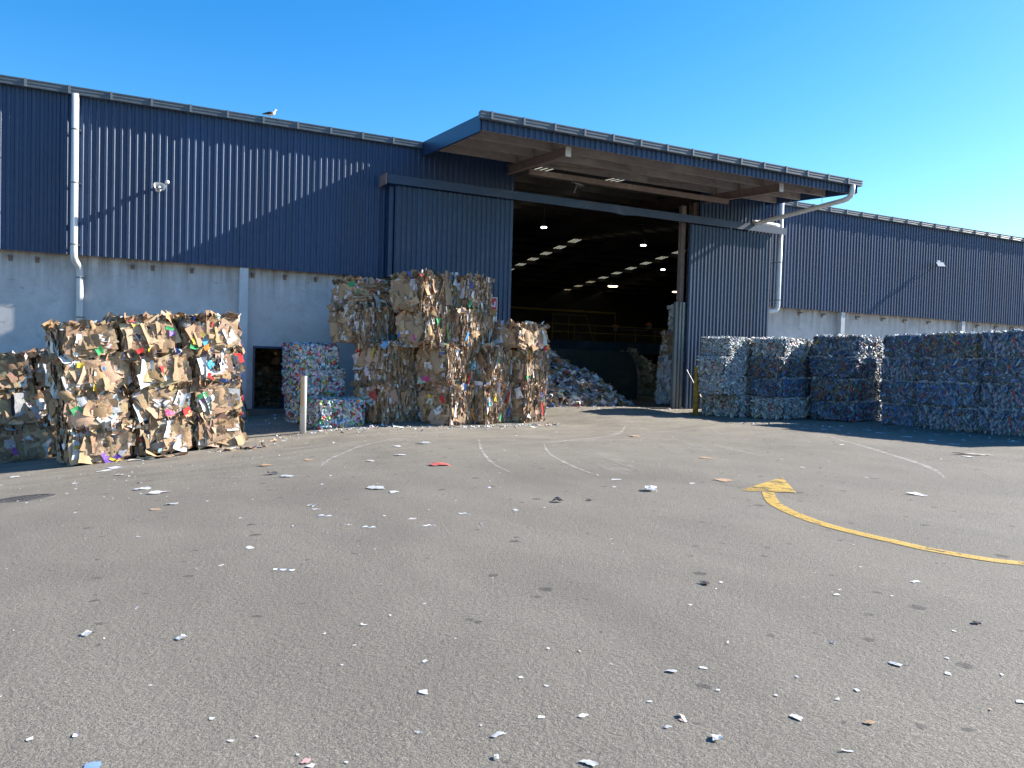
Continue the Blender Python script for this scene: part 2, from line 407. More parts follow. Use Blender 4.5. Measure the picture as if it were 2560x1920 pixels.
def add_sheet(x, me_, y=YW, parent=WH, name='cladding_sheet'):
    o = bpy.data.objects.new(name, me_); COL.objects.link(o); o.parent = parent
    o.location = (x-12.7, y-26+rj.uniform(-.003, .003), 0)
    return o
x = -14.1
while x < 12.5: add_sheet(x, clad_me); x += .8
x = 21.8
while x < 61.5: add_sheet(x, clad_me); x += .8
# concrete panels
cb = [-14.2, -5.31, 3.70, 12.72]; cr = [21.7, 30.6, 39.55, 48.5, 57.5, 62]
for a, b_ in list(zip(cb[:-1], cb[1:]))+list(zip(cr[:-1], cr[1:])):
    b = MB(); y0, y1 = 26.30, 26.48; z0, z1 = -2.4, 4.62
    if a == 3.70:
        b.box2((a+.015, y0, z0), (4.09, y1, z1)); b.box2((5.01, y0, z0), (b_-.015, y1, z1)); b.box2((4.09, y0, 1.97), (5.01, y1, z1)); b.box2((4.09, y0, z0), (5.01, y1, -.02))
    else: b.box2((a+.015, y0, z0), (b_-.015, y1, z1))
    P_(b, 'concrete_panel', M['concrete'])
for xc in (-5.31, 3.70, 30.6, 39.55, 48.5, 57.5):
    b = MB(); b.box2((xc-.13, 26.02, -2.4), (xc+.13, 26.04, 4.47)); b.box2((xc-.13, 26.26, -2.4), (xc+.13, 26.28, 4.47)); b.box2((xc-.012, 26.04, -2.4), (xc+.012, 26.26, 4.47))
    b.box2((xc-.13, 26.05, -2.4), (xc-.11, 26.25, 4.47)); P_(b, 'wall_post', M['whitesteel'])
# sill angle and brackets below the cladding
for a, b_ in ((-14.2, 12.7), (21.7, 62)):
    b = MB(); b.box2((a, 26.01, 4.53), (b_, 26.31, 4.545)); P_(b, 'cladding_sill', M['dark'])  # coloured dark to paint the shade below the cladding
for xk in (-2.55, -1.9, .55, 1.1, 2.2, 4.0, 5.0, 6.0, 7.1, 28.0, 29.5, 31.8, 33.6, 35.2, 37.0, 41.0, 42.6, 44.0):
    b = MB(); b.box2((xk-.05, 26.08, 4.30), (xk+.05, 26.29, 4.36)); b.box2((xk-.05, 26.27, 4.20), (xk+.05, 26.297, 4.30)); P_(b, 'sill_bracket', M['rust'])
# gutters
def gutter(name, x0, x1, yf, zt, parent, dep=.17, hgt=.215):
    prof = [(0, 0), (0, -.03), (.012, -.045), (.012, -.075), (0, -.09), (0, -.115), (.012, -.13), (.012, -.16), (0, -.175), (0, -hgt), (dep, -hgt), (dep, -.02)]
    b = MB(); n = len(prof); V = [(x0, yf+y, zt+z) for y, z in prof]+[(x1, yf+y, zt+z) for y, z in prof]
    b.add(V, [(i, i+1, n+i+1, n+i) for i in range(n-1)]+[tuple(range(n)), tuple(range(2*n-1, n-1, -1))])
    P_(b, name, M['gutter'], parent)
def straps(x0, x1, yf, zt, parent, step=1.06, ph=.4, hgt=.215):
    b = MB(); b.box2((-.03, -.03, -hgt-.008), (.03, -.002, .008)); b.box2((-.03, -.002, .003), (.03, .17, .008)); me_ = b.mesh('gutter_strap', M['strap'])
    x = x0+ph
    while x < x1-.1:
        o = bpy.data.objects.new('gutter_strap', me_); COL.objects.link(o); o.parent = parent; o.location = (x-12.7, yf-26, zt); x += step
GY = 25.80; GZ = 9.2
gutter('gutter', -14.2, 9.45, GY, GZ, WH); straps(-14.2, 9.45, GY, GZ, WH, 1.06, .35)
gutter('gutter', 25.35, 62, GY, GZ, WH); straps(25.35, 62, GY, GZ, WH, 1.06, .7)
# roof with skylight slots
SLOPE = .0622; RIDGE = 46.0
def roofz(y): return 9.15+SLOPE*(y-25.9) if y <= RIDGE else 9.15+SLOPE*(RIDGE-25.9)-.11*(y-RIDGE)
SKY = [14.55, 17.85, 28.55, 31.3, 37.7, 41.25]
M['sky'] = mat('translucent_rooflight', (.8, .76, .62), .5)
_n = N(M['sky']); tb = _n.new('ShaderNodeBsdfTranslucent'); tb.inputs[0].default_value = (.30, .25, .14, 1); _n.L(tb.outputs[0], _n.t.nodes['Material Output'].inputs[0])
slots = [(a+k*.24, a+k*.24+.09) for a in SKY for k in range(3)]
def roof(name, x0, x1, y0, y1, m, rows=None, parent=WH):
    cuts = sorted(set([x0, x1]+[v for s_ in slots for v in s_ if x0 < v < x1])); b = MB()
    yy = rows or [y0, y1]
    for i in range(len(cuts)-1):
        mid = (cuts[i]+cuts[i+1])/2
        if any(a < mid < c for a, c in slots): continue
        for j in range(len(yy)-1):
            b.add([(cuts[i], yy[j], roofz(yy[j])), (cuts[i+1], yy[j], roofz(yy[j])), (cuts[i+1], yy[j+1], roofz(yy[j+1])), (cuts[i], yy[j+1], roofz(yy[j+1]))], [(0, 1, 2, 3)])
    P_(b, name, m, parent)
def skyl(y0, y1, a, parent=WH):
    b = MB()
    for k in range(3):
        x0 = a+k*.24; b.add([(x0, y0, roofz(y0)+.004), (x0+.09, y0, roofz(y0)+.004), (x0+.09, y1, roofz(y1)+.004), (x0, y1, roofz(y1)+.004)], [(0, 1, 2, 3)])
    P_(b, 'skylight_panel', M['sky'], parent)
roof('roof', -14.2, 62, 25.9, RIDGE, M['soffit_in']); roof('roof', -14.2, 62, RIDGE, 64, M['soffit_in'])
for a in SKY:
    skyl(25.9, 36, a); skyl(36, RIDGE, a)
    for j in range(9): skyl(RIDGE+2*j, RIDGE+2*j+2, a)
# interior: back and side walls, purlins, rafters
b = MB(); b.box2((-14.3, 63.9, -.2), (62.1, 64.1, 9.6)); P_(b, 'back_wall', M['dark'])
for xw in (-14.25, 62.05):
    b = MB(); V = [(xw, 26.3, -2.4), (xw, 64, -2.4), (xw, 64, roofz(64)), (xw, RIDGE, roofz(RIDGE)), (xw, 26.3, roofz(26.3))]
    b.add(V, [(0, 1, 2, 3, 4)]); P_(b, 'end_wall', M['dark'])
def purlin(y, x0, x1, parent, d=.27, m='purlin_in'):
    b = MB(); z = roofz(y)-.015; b.box2((x0, y-.004, z-d), (x1, y+.004, z)); b.box2((x0, y+.004, z-d), (x1, y+.075, z-d+.006)); b.box2((x0, y-.075, z-.006), (x1, y-.004, z))
    P_(b, 'purlin', M[m], parent)
y = 27.3
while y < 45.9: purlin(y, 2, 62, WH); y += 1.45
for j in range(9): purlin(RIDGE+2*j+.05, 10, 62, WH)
def ibeam(b, p0, p1, w_, d_, t=.014):
    p0 = Vector(p0); p1 = Vector(p1); up = Vector((0, 0, d_/2))
    b.beam(p0, p1, t, d_-2*t); b.beam(p0+up-Vector((0, 0, t/2)), p1+up-Vector((0, 0, t/2)), w_, t); b.beam(p0-up+Vector((0, 0, t/2)), p1-up+Vector((0, 0, t/2)), w_, t)
for xb in (-5.3, 3.7, 12.75, 21.75, 30.6, 39.6, 48.5):
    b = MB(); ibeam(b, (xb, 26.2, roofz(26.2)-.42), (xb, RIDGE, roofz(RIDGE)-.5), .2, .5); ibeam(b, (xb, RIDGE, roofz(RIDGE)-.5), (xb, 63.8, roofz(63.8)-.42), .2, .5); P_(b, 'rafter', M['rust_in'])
for xb in (12.75, 21.75):
    b = MB(); b.box2((xb-.13, 26.16, -.1), (xb+.13, 26.18, 8.6)); b.box2((xb-.13, 26.46, -.1), (xb+.13, 26.48, 8.6)); b.box2((xb-.012, 26.18, -.1), (xb+.012, 26.46, 8.6)); P_(b, 'portal_column', M['rust'])
# small doorway
b = MB(); b.box2((4.05, 26.27, -.1), (4.11, 26.5, 2.03)); b.box2((4.99, 26.27, -.1), (5.05, 26.5, 2.03)); b.box2((4.11, 26.27, 1.965), (4.99, 26.5, 2.03)); P_(b, 'door_frame', M['trim'])
# downpipes
def pipe(name, pts, r, m, parent=WH, n=14):
    b = MB(); b.tube(pts, r, n); return P_(b, name, m, parent, True)
dp = pipe('downpipe', [(-.98, 25.84, 9.0), (-.98, 25.84, 4.55), (-.98, 25.85, 4.42), (-.95, 25.93, 4.30), (-.88, 26.08, 4.20), (-.84, 26.17, 4.08), (-.83, 26.19, 3.9), (-.83, 26.19, -1.6)], .095, M['pvc'])
for zc in (8.0, 6.5, 4.75, 3.85, 2.7, 1.3):
    b = MB(); xc, yc = (-.98, 25.84) if zc > 4.5 else (-.83, 26.19); b.tube([(xc, yc, zc-.02), (xc, yc, zc+.02)], .103, 14); b.box2((xc+.09, yc-.012, zc-.015), (xc+.15, yc+.16, zc+.015)); P_(b, 'pipe_clip', M['galv'])
pipe('downpipe', [(26.05, 25.66, 9.0), (26.05, 25.66, 4.55), (26.03, 25.66, 4.40), (25.94, 25.67, 4.30), (25.80, 25.69, 4.26), (25.35, 25.72, 4.24), (25.2, 26.0, 4.24)], .105, M['pvc'])
for zc in (8.3, 6.4, 4.75):
    b = MB(); b.tube([(26.05, 25.66, zc-.02), (26.05, 25.66, zc+.02)], .113, 14); b.box2((25.86, 25.65, zc-.012), (25.96, 25.67, zc+.012)); b.box2((25.9, 25.66, zc-.012), (25.93, 25.98, zc+.012)); P_(b, 'pipe_clip', M['galv'])
b = MB(); b.box2((25.30, 26.02, 4.05), (25.38, 26.3, 4.45)); P_(b, 'sill_bracket', M['rust'])
# sliding doors and track
def sliding(x0, x1, y, z0, z1, name, lab, pitch):
    dm = MB(); dm.box2((x0, y+.035, z0), (x0+.05, y+.1, z1)); dm.box2((x1-.05, y+.035, z0), (x1, y+.1, z1)); dm.box2((x0+.05, y+.035, z1-.06), (x1-.05, y+.1, z1)); dm.box2((x0+.05, y+.035, z0), (x1-.05, y+.1, z0+.06))
    for zz in (2.5, 5.0): dm.box2((x0+.05, y+.035, zz), (x1-.05, y+.1, zz+.06))
    d = P_(dm, name, M['door']); tag(d, lab)
    nsh = int(round((x1-x0)/(4*pitch))); pw = (x1-x0)/nsh/4
    me_ = sheet_mesh('door_sheet', 4, z0+.01, z1, M['door'], pw)
    for k in range(nsh):
        o = bpy.data.objects.new('door_sheet', me_); COL.objects.link(o); o.parent = d; o.location = (x0+k*4*pw, y+.03, 0)
    return d
sliding(8.42, 12.84, 25.46, .03, 7.52, 'sliding_door', 'left sliding door leaf behind the cardboard stack', .2)
sliding(20.92, 25.36, 25.46, .03, 7.52, 'sliding_door', 'right sliding door leaf with sunlit ribs', .2)
b = MB(); V = []; prof = [(25.30, 7.84), (25.30, 7.545), (25.335, 7.545), (25.335, 7.80), (25.52, 7.80), (25.52, 7.86)]
xsx = [8.07, 16.9, 17.2, 17.5, 17.8, 18.1, 26.0]; dz = [0, 0, -.015, -.04, -.03, 0, 0]; dyy = [0, 0, .02, .07, .03, 0, 0]; np_ = len(prof)
for xx, d1, d2 in zip(xsx, dz, dyy): V += [(xx, yy+(d2 if k in (1, 2) else 0), zz+(d1 if k in (1, 2) else 0)) for k, (yy, zz) in enumerate(prof)]
b.add(V, [(i*np_+k, i*np_+k+1, (i+1)*np_+k+1, (i+1)*np_+k) for i in range(len(xsx)-1) for k in range(np_-1)]); P_(b, 'door_track', M['door'])
b = MB(); b.box2((8.07, 25.52, 7.60), (26.0, 25.60, 7.86)); b.box2((8.0, 25.3, 7.5), (8.05, 26.0, 7.86)); P_(b, 'track_rail', M['rust'])
b = MB(); b.box2((8.24, 25.6, 4.5), (8.40, 25.95, 7.5)); P_(b, 'door_jamb', M['trim'])
# right jamb guard: folded galvanised sheet and steel column
b = MB(); prof = [(20.42, 25.75), (20.42, 25.62), (20.50, 25.56), (20.50, 25.62), (20.58, 25.62), (20.58, 25.56), (20.66, 25.56), (20.66, 25.62), (20.74, 25.62), (20.74, 25.56), (20.84, 25.56), (20.84, 25.75)]; n2 = len(prof)
b.add([(x_, y_, -.05) for x_, y_ in prof]+[(x_, y_, 4.35) for x_, y_ in prof], [(i, i+1, n2+i+1, n2+i) for i in range(n2-1)]+[tuple(range(n2)), tuple(range(n2, 2*n2))]); P_(b, 'jamb_guard', M['galv'])
b = MB(); b.box2((20.72, 25.78, -.1), (20.92, 25.98, 8.3)); P_(b, 'jamb_column', M['rust'])
b = MB(); b.tube([(20.86, 25.35, 1.6), (21.45, 24.7, .05)], .03, 8); P_(b, 'door_stay', M['galv'])
# fire sign on the left door
M['red'] = mat('sign_red', (.50, .02, .03), .5)
b = MB(); b.box2((11.83, 25.405, 3.15), (12.27, 25.42, 4.02)); sg = P_(b, 'wall_sign', M['white'])
b = MB(); b.box2((11.85, 25.399, 3.58), (12.24, 25.404, 3.99)); P_(b, 'sign_panel', M['red'], sg)
b = MB(); b.box2((12.05, 25.394, 3.68), (12.19, 25.398, 3.73)); b.box2((12.14, 25.394, 3.73), (12.19, 25.398, 3.88)); b.box2((11.98, 25.394, 3.70), (12.05, 25.398, 3.80)); P_(b, 'sign_symbol', M['white'], sg)

# ------------------------------------------------------------------ canopy (part of the warehouse)
CX0, CX1, CY = 9.48, 25.30, 21.08
def czz(y): return roofz(y)
cano = MB(); cano.box2((CX0, CY+.12, czz(CY)-.02), (CX0+.02, 26, czz(CY)-.01)); CAN = P_(cano, 'canopy', M['trim'])
def PC(b, name, m, smooth=False):
    o = b.build(name, m, None, smooth); o.parent = CAN; o.matrix_parent_inverse = Matrix.Identity(4); return o
# CAN keeps an identity placement at the warehouse origin, so its children use the same offset
def cano_build(b, name, m, smooth=False):
    return P_(b, name, m, CAN, smooth)
CAN.matrix_parent_inverse = OFF
_old = P_
def PCN(b, name, m, smooth=False):
    o = b.build(name, m, None, smooth); o.parent = CAN; return o
cuts = sorted(set([CX0, CX1]+[v for s_ in slots for v in s_ if CX0 < v < CX1])); b = MB()
for i in range(len(cuts)-1):
    mid = (cuts[i]+cuts[i+1])/2
    if any(a < mid < c for a, c in slots): continue
    b.add([(cuts[i], CY, roofz(CY)-.006), (cuts[i+1], CY, roofz(CY)-.006), (cuts[i+1], 26.06, roofz(26.06)-.006), (cuts[i], 26.06, roofz(26.06)-.006)], [(0, 1, 2, 3)])
PCN(b, 'canopy_roof', M['soffit'])
for a in SKY[:2]:
    b = MB()
    for k in range(3):
        x0 = a+k*.24; b.add([(x0, CY+.2, roofz(CY+.2)+.004), (x0+.09, CY+.2, roofz(CY+.2)+.004), (x0+.09, 25.86, roofz(25.86)+.004), (x0, 25.86, roofz(25.86)+.004)], [(0, 1, 2, 3)])
    PCN(b, 'skylight_panel', M['sky'])
def gut2():
    dep, hgt = .17, .215; yf, zt = CY-.12, 9.0
    prof = [(0, 0), (0, -.03), (.012, -.045), (.012, -.075), (0, -.09), (0, -.115), (.012, -.13), (.012, -.16), (0, -.175), (0, -hgt), (dep, -hgt), (dep, -.02)]
    b = MB(); n = len(prof); V = [(CX0-.05, yf+y, zt+z) for y, z in prof]+[(CX1+.1, yf+y, zt+z) for y, z in prof]
    b.add(V, [(i, i+1, n+i+1, n+i) for i in range(n-1)]+[tuple(range(n)), tuple(range(2*n-1, n-1, -1))]); PCN(b, 'gutter', M['gutter'])
    b = MB(); b.box2((-.03, -.03, -hgt-.008), (.03, -.002, .008)); me_ = b.mesh('gutter_strap', M['strap'])
    x = CX0+.3
    while x < CX1:
        o = bpy.data.objects.new('gutter_strap', me_); COL.objects.link(o); o.parent = CAN; o.location = (x, yf, zt); x += 1.06
gut2()
# ribbed front fascia in sheets
fm = sheet_mesh('fascia_sheet', 4, 8.50, 8.82, M['clad'])
x = CX0+.03
while x < CX1-.5:
    o = bpy.data.objects.new('fascia_sheet', fm); COL.objects.link(o); o.parent = CAN; o.location = (x, CY+.12, 0); x += .79
for xs_, th in ((CX0-.012, .012), (CX1, .012)):
    d_ = .42 if xs_ < 12 else .30
    b = MB(); y0, y1 = CY+.04, 25.9
    for xx in (xs_, xs_+th): b.add([(xx, y0, roofz(y0)-d_), (xx, y1, roofz(y1)-d_), (xx, y1, roofz(y1)+.06), (xx, y0, roofz(y0)+.06)], [(0, 1, 2, 3)])
    b.add([(xs_, y0, roofz(y0)-d_), (xs_+.09, y0, roofz(y0)-d_), (xs_+.09, y1, roofz(y1)-d_), (xs_, y1, roofz(y1)-d_)], [(0, 1, 2, 3)])
    b.add([(xs_, y0, roofz(y0)-d_), (xs_+th, y0, roofz(y0)-d_), (xs_+th, y0, roofz(y0)+.06), (xs_, y0, roofz(y0)+.06)], [(0, 1, 2, 3)])
    PCN(b, 'side_flashing', M['trim'])
for yp in (21.32, 22.6, 23.9, 25.2):
    b = MB(); z = roofz(yp)-.012; d = .30 if yp < 21.5 else .27
    b.box2((CX0+.02, yp-.004, z-d), (CX1-.02, yp+.004, z)); b.box2((CX0+.02, yp+.004, z-d), (CX1-.02, yp+.08, z-d+.006)); b.box2((CX0+.02, yp-.08, z-.006), (CX1-.02, yp-.004, z)); PCN(b, 'purlin', M['purlin'])
for xb in (12.83, 22.0):
    b = MB(); y0 = 21.72; zb = lambda y: roofz(y)-.012-.27-.155
    ibeam(b, (xb, y0, zb(y0)), (xb, 26.5, zb(26.5)), .19, .30); PCN(b, 'canopy_beam', M['rust'])
    b = MB(); b.box2((xb-.1, y0-.018, zb(y0)-.155), (xb+.1, y0-.003, zb(y0)+.155)); PCN(b, 'beam_end_plate', M['white'])
    for yp in (22.6, 23.9, 25.2):
        b = MB(); b.box2((xb-.13, yp-.10, roofz(yp)-.29), (xb-.09, yp-.05, roofz(yp)-.03)); PCN(b, 'purlin_cleat', M['rust'])
for x0, x1, ya, yb in ((14.1, 16.8, 22.6, 23.9), (16.8, 14.1, 23.9, 25.2), (18.5, 20.8, 22.6, 23.9), (20.8, 18.5, 23.9, 25.2), (23.4, 24.4, 21.3, 22.6)):
    b = MB(); b.beam((x0, ya, roofz(ya)-.22), (x1, yb, roofz(yb)-.22), .05, .05); PCN(b, 'bracing_rod', M['rust'])
b = MB(); b.box2((12.9, 24.38, 8.28), (21.9, 24.5, 8.46)); PCN(b, 'header_tube', M['rust'])
# canopy downpipe
b = MB(); b.tube([(24.95, 21.05, 8.8), (24.95, 21.05, 8.52), (24.95, 21.1, 8.40), (24.94, 21.25, 8.31), (24.93, 21.45, 8.27), (24.25, 25.2, 7.86), (24.22, 25.38, 7.90), (24.35, 25.42, 7.95), (24.6, 25.44, 7.96), (25.6, 25.6, 7.98), (25.9, 25.65, 7.98)], [.1, .1, .1, .1, .095, .085, .085, .085, .09, .09, .09], 14); PCN(b, 'downpipe', M['pvc'], True)
for xx, yy, zp in ((24.77, 22.3, 8.18), (24.53, 23.65, 8.03)):
    b = MB(); b.tube([(xx, yy, zp+.05), (xx, yy, roofz(yy)-.03)], .008, 6); PCN(b, 'hanger_rod', M['galv'])
# floodlight below the canopy
def floodlight(name, label, loc, rot, arm):
    r = empty(name, loc, rot); tag(r, label, 'floodlight')
    b = MB(); b.box((0, 0, 0), (.42, .05, .34)); b.box((0, .05, 0), (.26, .07, .2)); b.build('housing', M['black'], r)
    b = MB(); b.box((0, -.029, 0), (.37, .006, .29)); b.build('lens', M['white'], r)
    b = MB(); b.box((-.22, .02, .02), (.012, .05, .06)); b.box((.22, .02, .02), (.012, .05, .06)); b.beam(arm[0], arm[1], .03, .03); b.build('bracket', M['galv'], r)
    return r
floodlight('floodlight', 'square floodlight hanging under the middle of the canopy', (14.84, 24.43, 8.18), (R_(-68), 0, R_(10)), ((0, .05, .0), (0, .32, .02)))
fr_ = floodlight('floodlight', 'black framed floodlight on the right part of the blue wall', (36.65, 25.45, 7.12), (R_(-42), 0, R_(-24)), ((0, .05, .05), (.1, .42, .40)))
b = MB(); b.box((.06, .12, .28), (.16, .14, .2)); b.build('sensor_box', M['white'], fr_)
# horn speaker
hs = empty('horn_speaker', (1.22, 25.52, 6.62), (0, 0, R_(8))); tag(hs, 'white horn loudspeaker on the blue wall left of the canopy', 'loudspeaker')
b = MB(); n = 16; V = []; secs = [(-.02, .165, .105), (-.012, .16, .10), (.04, .12, .08), (.10, .08, .06), (.16, .055, .05), (.165, .085, .085), (.27, .085, .085), (.30, .06, .06)]
for yy, a_, c_ in secs:
    for k in range(n):
        t = 2*math.pi*k/n; e = .62 if yy < .12 else 1.0
        sx, sz = math.copysign(abs(math.cos(t))**e, math.cos(t)), math.copysign(abs(math.sin(t))**e, math.sin(t)); V.append((a_*sx, yy, c_*sz))
b.add(V, [(i*n+k, i*n+(k+1) % n, (i+1)*n+(k+1) % n, (i+1)*n+k) for i in range(len(secs)-1) for k in range(n)]+[tuple(range((len(secs)-1)*n, len(secs)*n))]); b.build('horn', M['pvc'], hs, True, (0, 0, 0), (R_(-14), 0, 0))
b = MB(); b.tube([(0, .03, 0), (0, .12, 0)], [.05, .03], 12); b.build('throat_plug', M['pvc'], hs, True, (0, 0, 0), (R_(-14), 0, 0))
b = MB(); b.tube([(.02, .2, -.08), (.14, .2, -.06), (.2, .22, .02), (.22, .3, .12), (.22, .46, .16)], .016, 8); b.build('arm', M['galv'], hs)
b = MB(); b.tube([(.26, .26, .20), (.26, .34, .20)], .06, 14); b.tube([(.26, .34, .20), (.26, .47, .20)], .02, 8); b.build('junction_box', M['pvc'], hs, True)

# ------------------------------------------------------------------ gull on the gutter
gl = empty('seagull', (4.40, 25.84, 9.20), (0, 0, R_(-6))); gl.scale = (.68, .68, .68); tag(gl, 'black backed gull standing on the roof gutter', 'bird')
M['gw'] = mat('gull_white', (.75, .75, .74), .8); M['gb'] = mat('gull_black', (.025, .026, .03), .8); M['gy'] = mat('gull_yellow', (.6, .4, .06), .6)
b = MB(); b.tube([(-.30, 0, .13), (-.2, 0, .15), (-.08, 0, .17), (.04, 0, .20), (.12, 0, .245), (.155, 0, .31), (.165, 0, .36), (.19, 0, .39), (.225, 0, .385), (.245, 0, .37)], [.012, .05, .085, .095, .085, .055, .045, .047, .035, .012], 12); b.build('body', M['gw'], gl, True)
for sgn in (-1, 1):
    b = MB(); b.tube([(-.40, sgn*.02, .13), (-.25, sgn*.06, .165), (-.1, sgn*.085, .195), (.04, sgn*.085, .225), (.08, sgn*.06, .23)], [.008, .035, .06, .055, .015], 8); b.build('wing', M['gb'], gl, True)
    b = MB(); b.tube([(.0, sgn*.03, .12), (.005, sgn*.03, .0)], .009, 6); b.tube([(-.01, sgn*.03, .004), (.05, sgn*.035, .004)], .009, 6); b.build('leg', M['gy'], gl)
b = MB(); b.tube([(.235, 0, .375), (.27, 0, .372), (.29, 0, .36)], [.014, .011, .004], 8); b.build('beak', M['gy'], gl, True)

# ------------------------------------------------------------------ bale building kit
rng = np.random.default_rng(11)
def sheets(nx, ny, k, crum=.05, bend=.25):
    """k crumpled unit sheets, nx*ny quads"""
    u, v = np.meshgrid(np.linspace(-.5, .5, nx+1), np.linspace(-.5, .5, ny+1), indexing='ij')
    T = []
    for _ in range(k):
        a = rng.uniform(-bend, bend, 4)*2; w_ = a[0]*u*u+a[1]*v*v+a[2]*u*v+a[3]*np.abs(u-rng.uniform(-.25, .25))*1.3
        x = u+rng.uniform(-.025, .025, u.shape); y = v+rng.uniform(-.025, .025, u.shape); w_ = w_+rng.normal(0, crum, u.shape)
        cut = rng.integers(0, 3)
        if cut == 0: x = x*(1-.5*(v+.5)*rng.uniform(.2, .9))
        if cut == 1: y = y*(1-.5*(u+.5)*rng.uniform(.2, .9))
        T.append(np.stack([x, y, w_-w_.mean()], -1).reshape(-1, 3))
    i = np.arange((nx+1)*(ny+1)).reshape(nx+1, ny+1)
    F_ = np.stack([i[:-1, :-1], i[1:, :-1], i[1:, 1:], i[:-1, 1:]], -1).reshape(-1, 4)
    return np.array(T), F_
def blobs(k, seg=6, rings=4, jit=.22):
    """k crushed bottles: unit tubes dented and bent"""
    T = []
    for _ in range(k):
        P = []
        ben = rng.normal(0, .25, 2); fl = rng.uniform(.35, 1.0)
        for j in range(rings):
            t = j/(rings-1)-.5; rr = (.5 if 0 < j < rings-1 else rng.choice([.2, .42]))*rng.uniform(.75, 1.15)
            for s_ in range(seg):
                a = 2*math.pi*s_/seg; q = rr*(1+rng.uniform(-jit, jit))
                P.append((q*math.cos(a)*.55+ben[0]*t*t, t, q*math.sin(a)*.55*fl+ben[1]*t*t))
        T.append(P)
    F_ = [(j*seg+s_, j*seg+(s_+1) % seg, (j+1)*seg+(s_+1) % seg, (j+1)*seg+s_) for j in range(rings-1) for s_ in range(seg)]
    return np.array(T), np.array(F_)
def cans(k, seg=8):
    T = []
    for _ in range(k):
        d = rng.uniform(.15, .5); P = []
        for z, r in ((-.5*d, .46), (.5*d, .5), (.5*d-.06, .40), (.5*d-.07, .01)):
            for s_ in range(seg):
                a = 2*math.pi*s_/seg; q = r*(1+rng.uniform(-.13, .13)); P.append((q*math.cos(a), q*math.sin(a)*rng.uniform(.85, 1.1), z+rng.normal(0, .035)))
        T.append(P)
    F_ = [(j*seg+s_, j*seg+(s_+1) % seg, (j+1)*seg+(s_+1) % seg, (j+1)*seg+s_) for j in range(3) for s_ in range(seg)]
    return np.array(T), np.array(F_)
T_SH, F_SH = sheets(3, 3, 60, .05, .3); T_BIG, F_BIG = sheets(6, 5, 14, .022, .2); T_ST, F_ST = sheets(1, 4, 40, .06, .25)
T_BL, F_BL = blobs(50); T_CN, F_CN = cans(40)
def rot_axis(ax, th):
    ax = ax/np.linalg.norm(ax, axis=-1, keepdims=True); c = np.cos(th)[:, None, None]; s_ = np.sin(th)[:, None, None]
    x, y, z = ax.T; Z = np.zeros_like(x); K = np.stack([np.stack([Z, -z, y], -1), np.stack([z, Z, -x], -1), np.stack([-y, x, Z], -1)], 1)
    return np.eye(3)[None]*c+s_*K+(1-c)*ax[:, :, None]*ax[:, None, :]
def place(T, basis, spin, tilt, pos, size):
    """T templates; basis (N,3,3) columns t,b,n; spin about n, tilt (N,2) radians about t and b; pos (N,3); size (N,3)"""
    Nn = len(pos); V = T[rng.integers(0, len(T), Nn)]*size[:, None, :]
    ez = np.tile([0, 0, 1.], (Nn, 1)); ex = np.tile([1., 0, 0], (Nn, 1)); ey = np.tile([0, 1., 0], (Nn, 1))
    Rm = rot_axis(ex, tilt[:, 0]) @ rot_axis(ey, tilt[:, 1]) @ rot_axis(ez, spin)
    return np.einsum('nij,nvj->nvi', basis @ Rm, V)+pos[:, None, :]
def faces_of(L, D, H):
    h = H/2
    return {'front': ((0, -D/2, h), (1, 0, 0), (0, 0, 1), (0, -1, 0), L, H), 'left': ((-L/2, 0, h), (0, -1, 0), (0, 0, 1), (-1, 0, 0), D, H),
            'right': ((L/2, 0, h), (0, 1, 0), (0, 0, 1), (1, 0, 0), D, H), 'back': ((0, D/2, h), (-1, 0, 0), (0, 0, 1), (0, 1, 0), L, H),
            'top': ((0, 0, H), (1, 0, 0), (0, 1, 0), (0, 0, 1), L, D)}
def pick(pal, n):
    w_ = np.array([p[0] for p in pal], float); c = np.array([p[1] for p in pal]); i = rng.choice(len(pal), n, p=w_/w_.sum())
    v = np.clip(rng.normal(1, .16, (n, 1)), .55, 1.5); return np.clip(c[i]*v*(1+rng.normal(0, .05, (n, 3))), .005, .95)
PAL_CB = [(10, (.46, .31, .19)), (8, (.40, .265, .155)), (6, (.52, .37, .245)), (2.6, (.68, .67, .65))]
PAL_C = [(28, (.37, .235, .135)), (20, (.31, .195, .11)), (16, (.44, .30, .185)), (8, (.24, .155, .09)), (6, (.50, .37, .25)), (8, (.66, .65, .64)), (4, (.55, .56, .58)), (.6, (.10, .19, .52)), (.45, (.06, .28, .14)), (.6, (.50, .07, .06)), (.6, (.60, .42, .08)), (.25, (.40, .10, .32)), (1.2, (.05, .05, .06)), (.3, (.10, .42, .58))]
PAL_M = [(30, (.41, .27, .16)), (20, (.34, .215, .125)), (16, (.50, .36, .23)), (10, (.22, .14, .08)), (10, (.60, .56, .50)), (5, (.66, .66, .66)), (3, (.34, .33, .30)), (.5, (.10, .24, .55)), (.4, (.07, .30, .16)), (.5, (.50, .07, .05)), (.4, (.55, .40, .08)), (1, (.06, .06, .06))]
PAL_W = [(50, (.70, .71, .74)), (20, (.60, .62, .66)), (9, (.40, .28, .18)), (4, (.25, .38, .55)), (3, (.6, .5, .2)), (4, (.45, .45, .47))]
PAL_P = [(30, (.17, .205, .27)), (20, (.25, .295, .37)), (6, (.42, .46, .52)), (15, (.10, .13, .18)), (10, (.07, .17, .42)), (4, (.10, .19, .14)), (3.5, (.36, .07, .05)), (3.5, (.40, .29, .06)), (3.5, (.30, .13, .13)), (6, (.20, .145, .10)), (1.5, (.10, .28, .38))]  # greys tinted blue to paint in the skylit shade
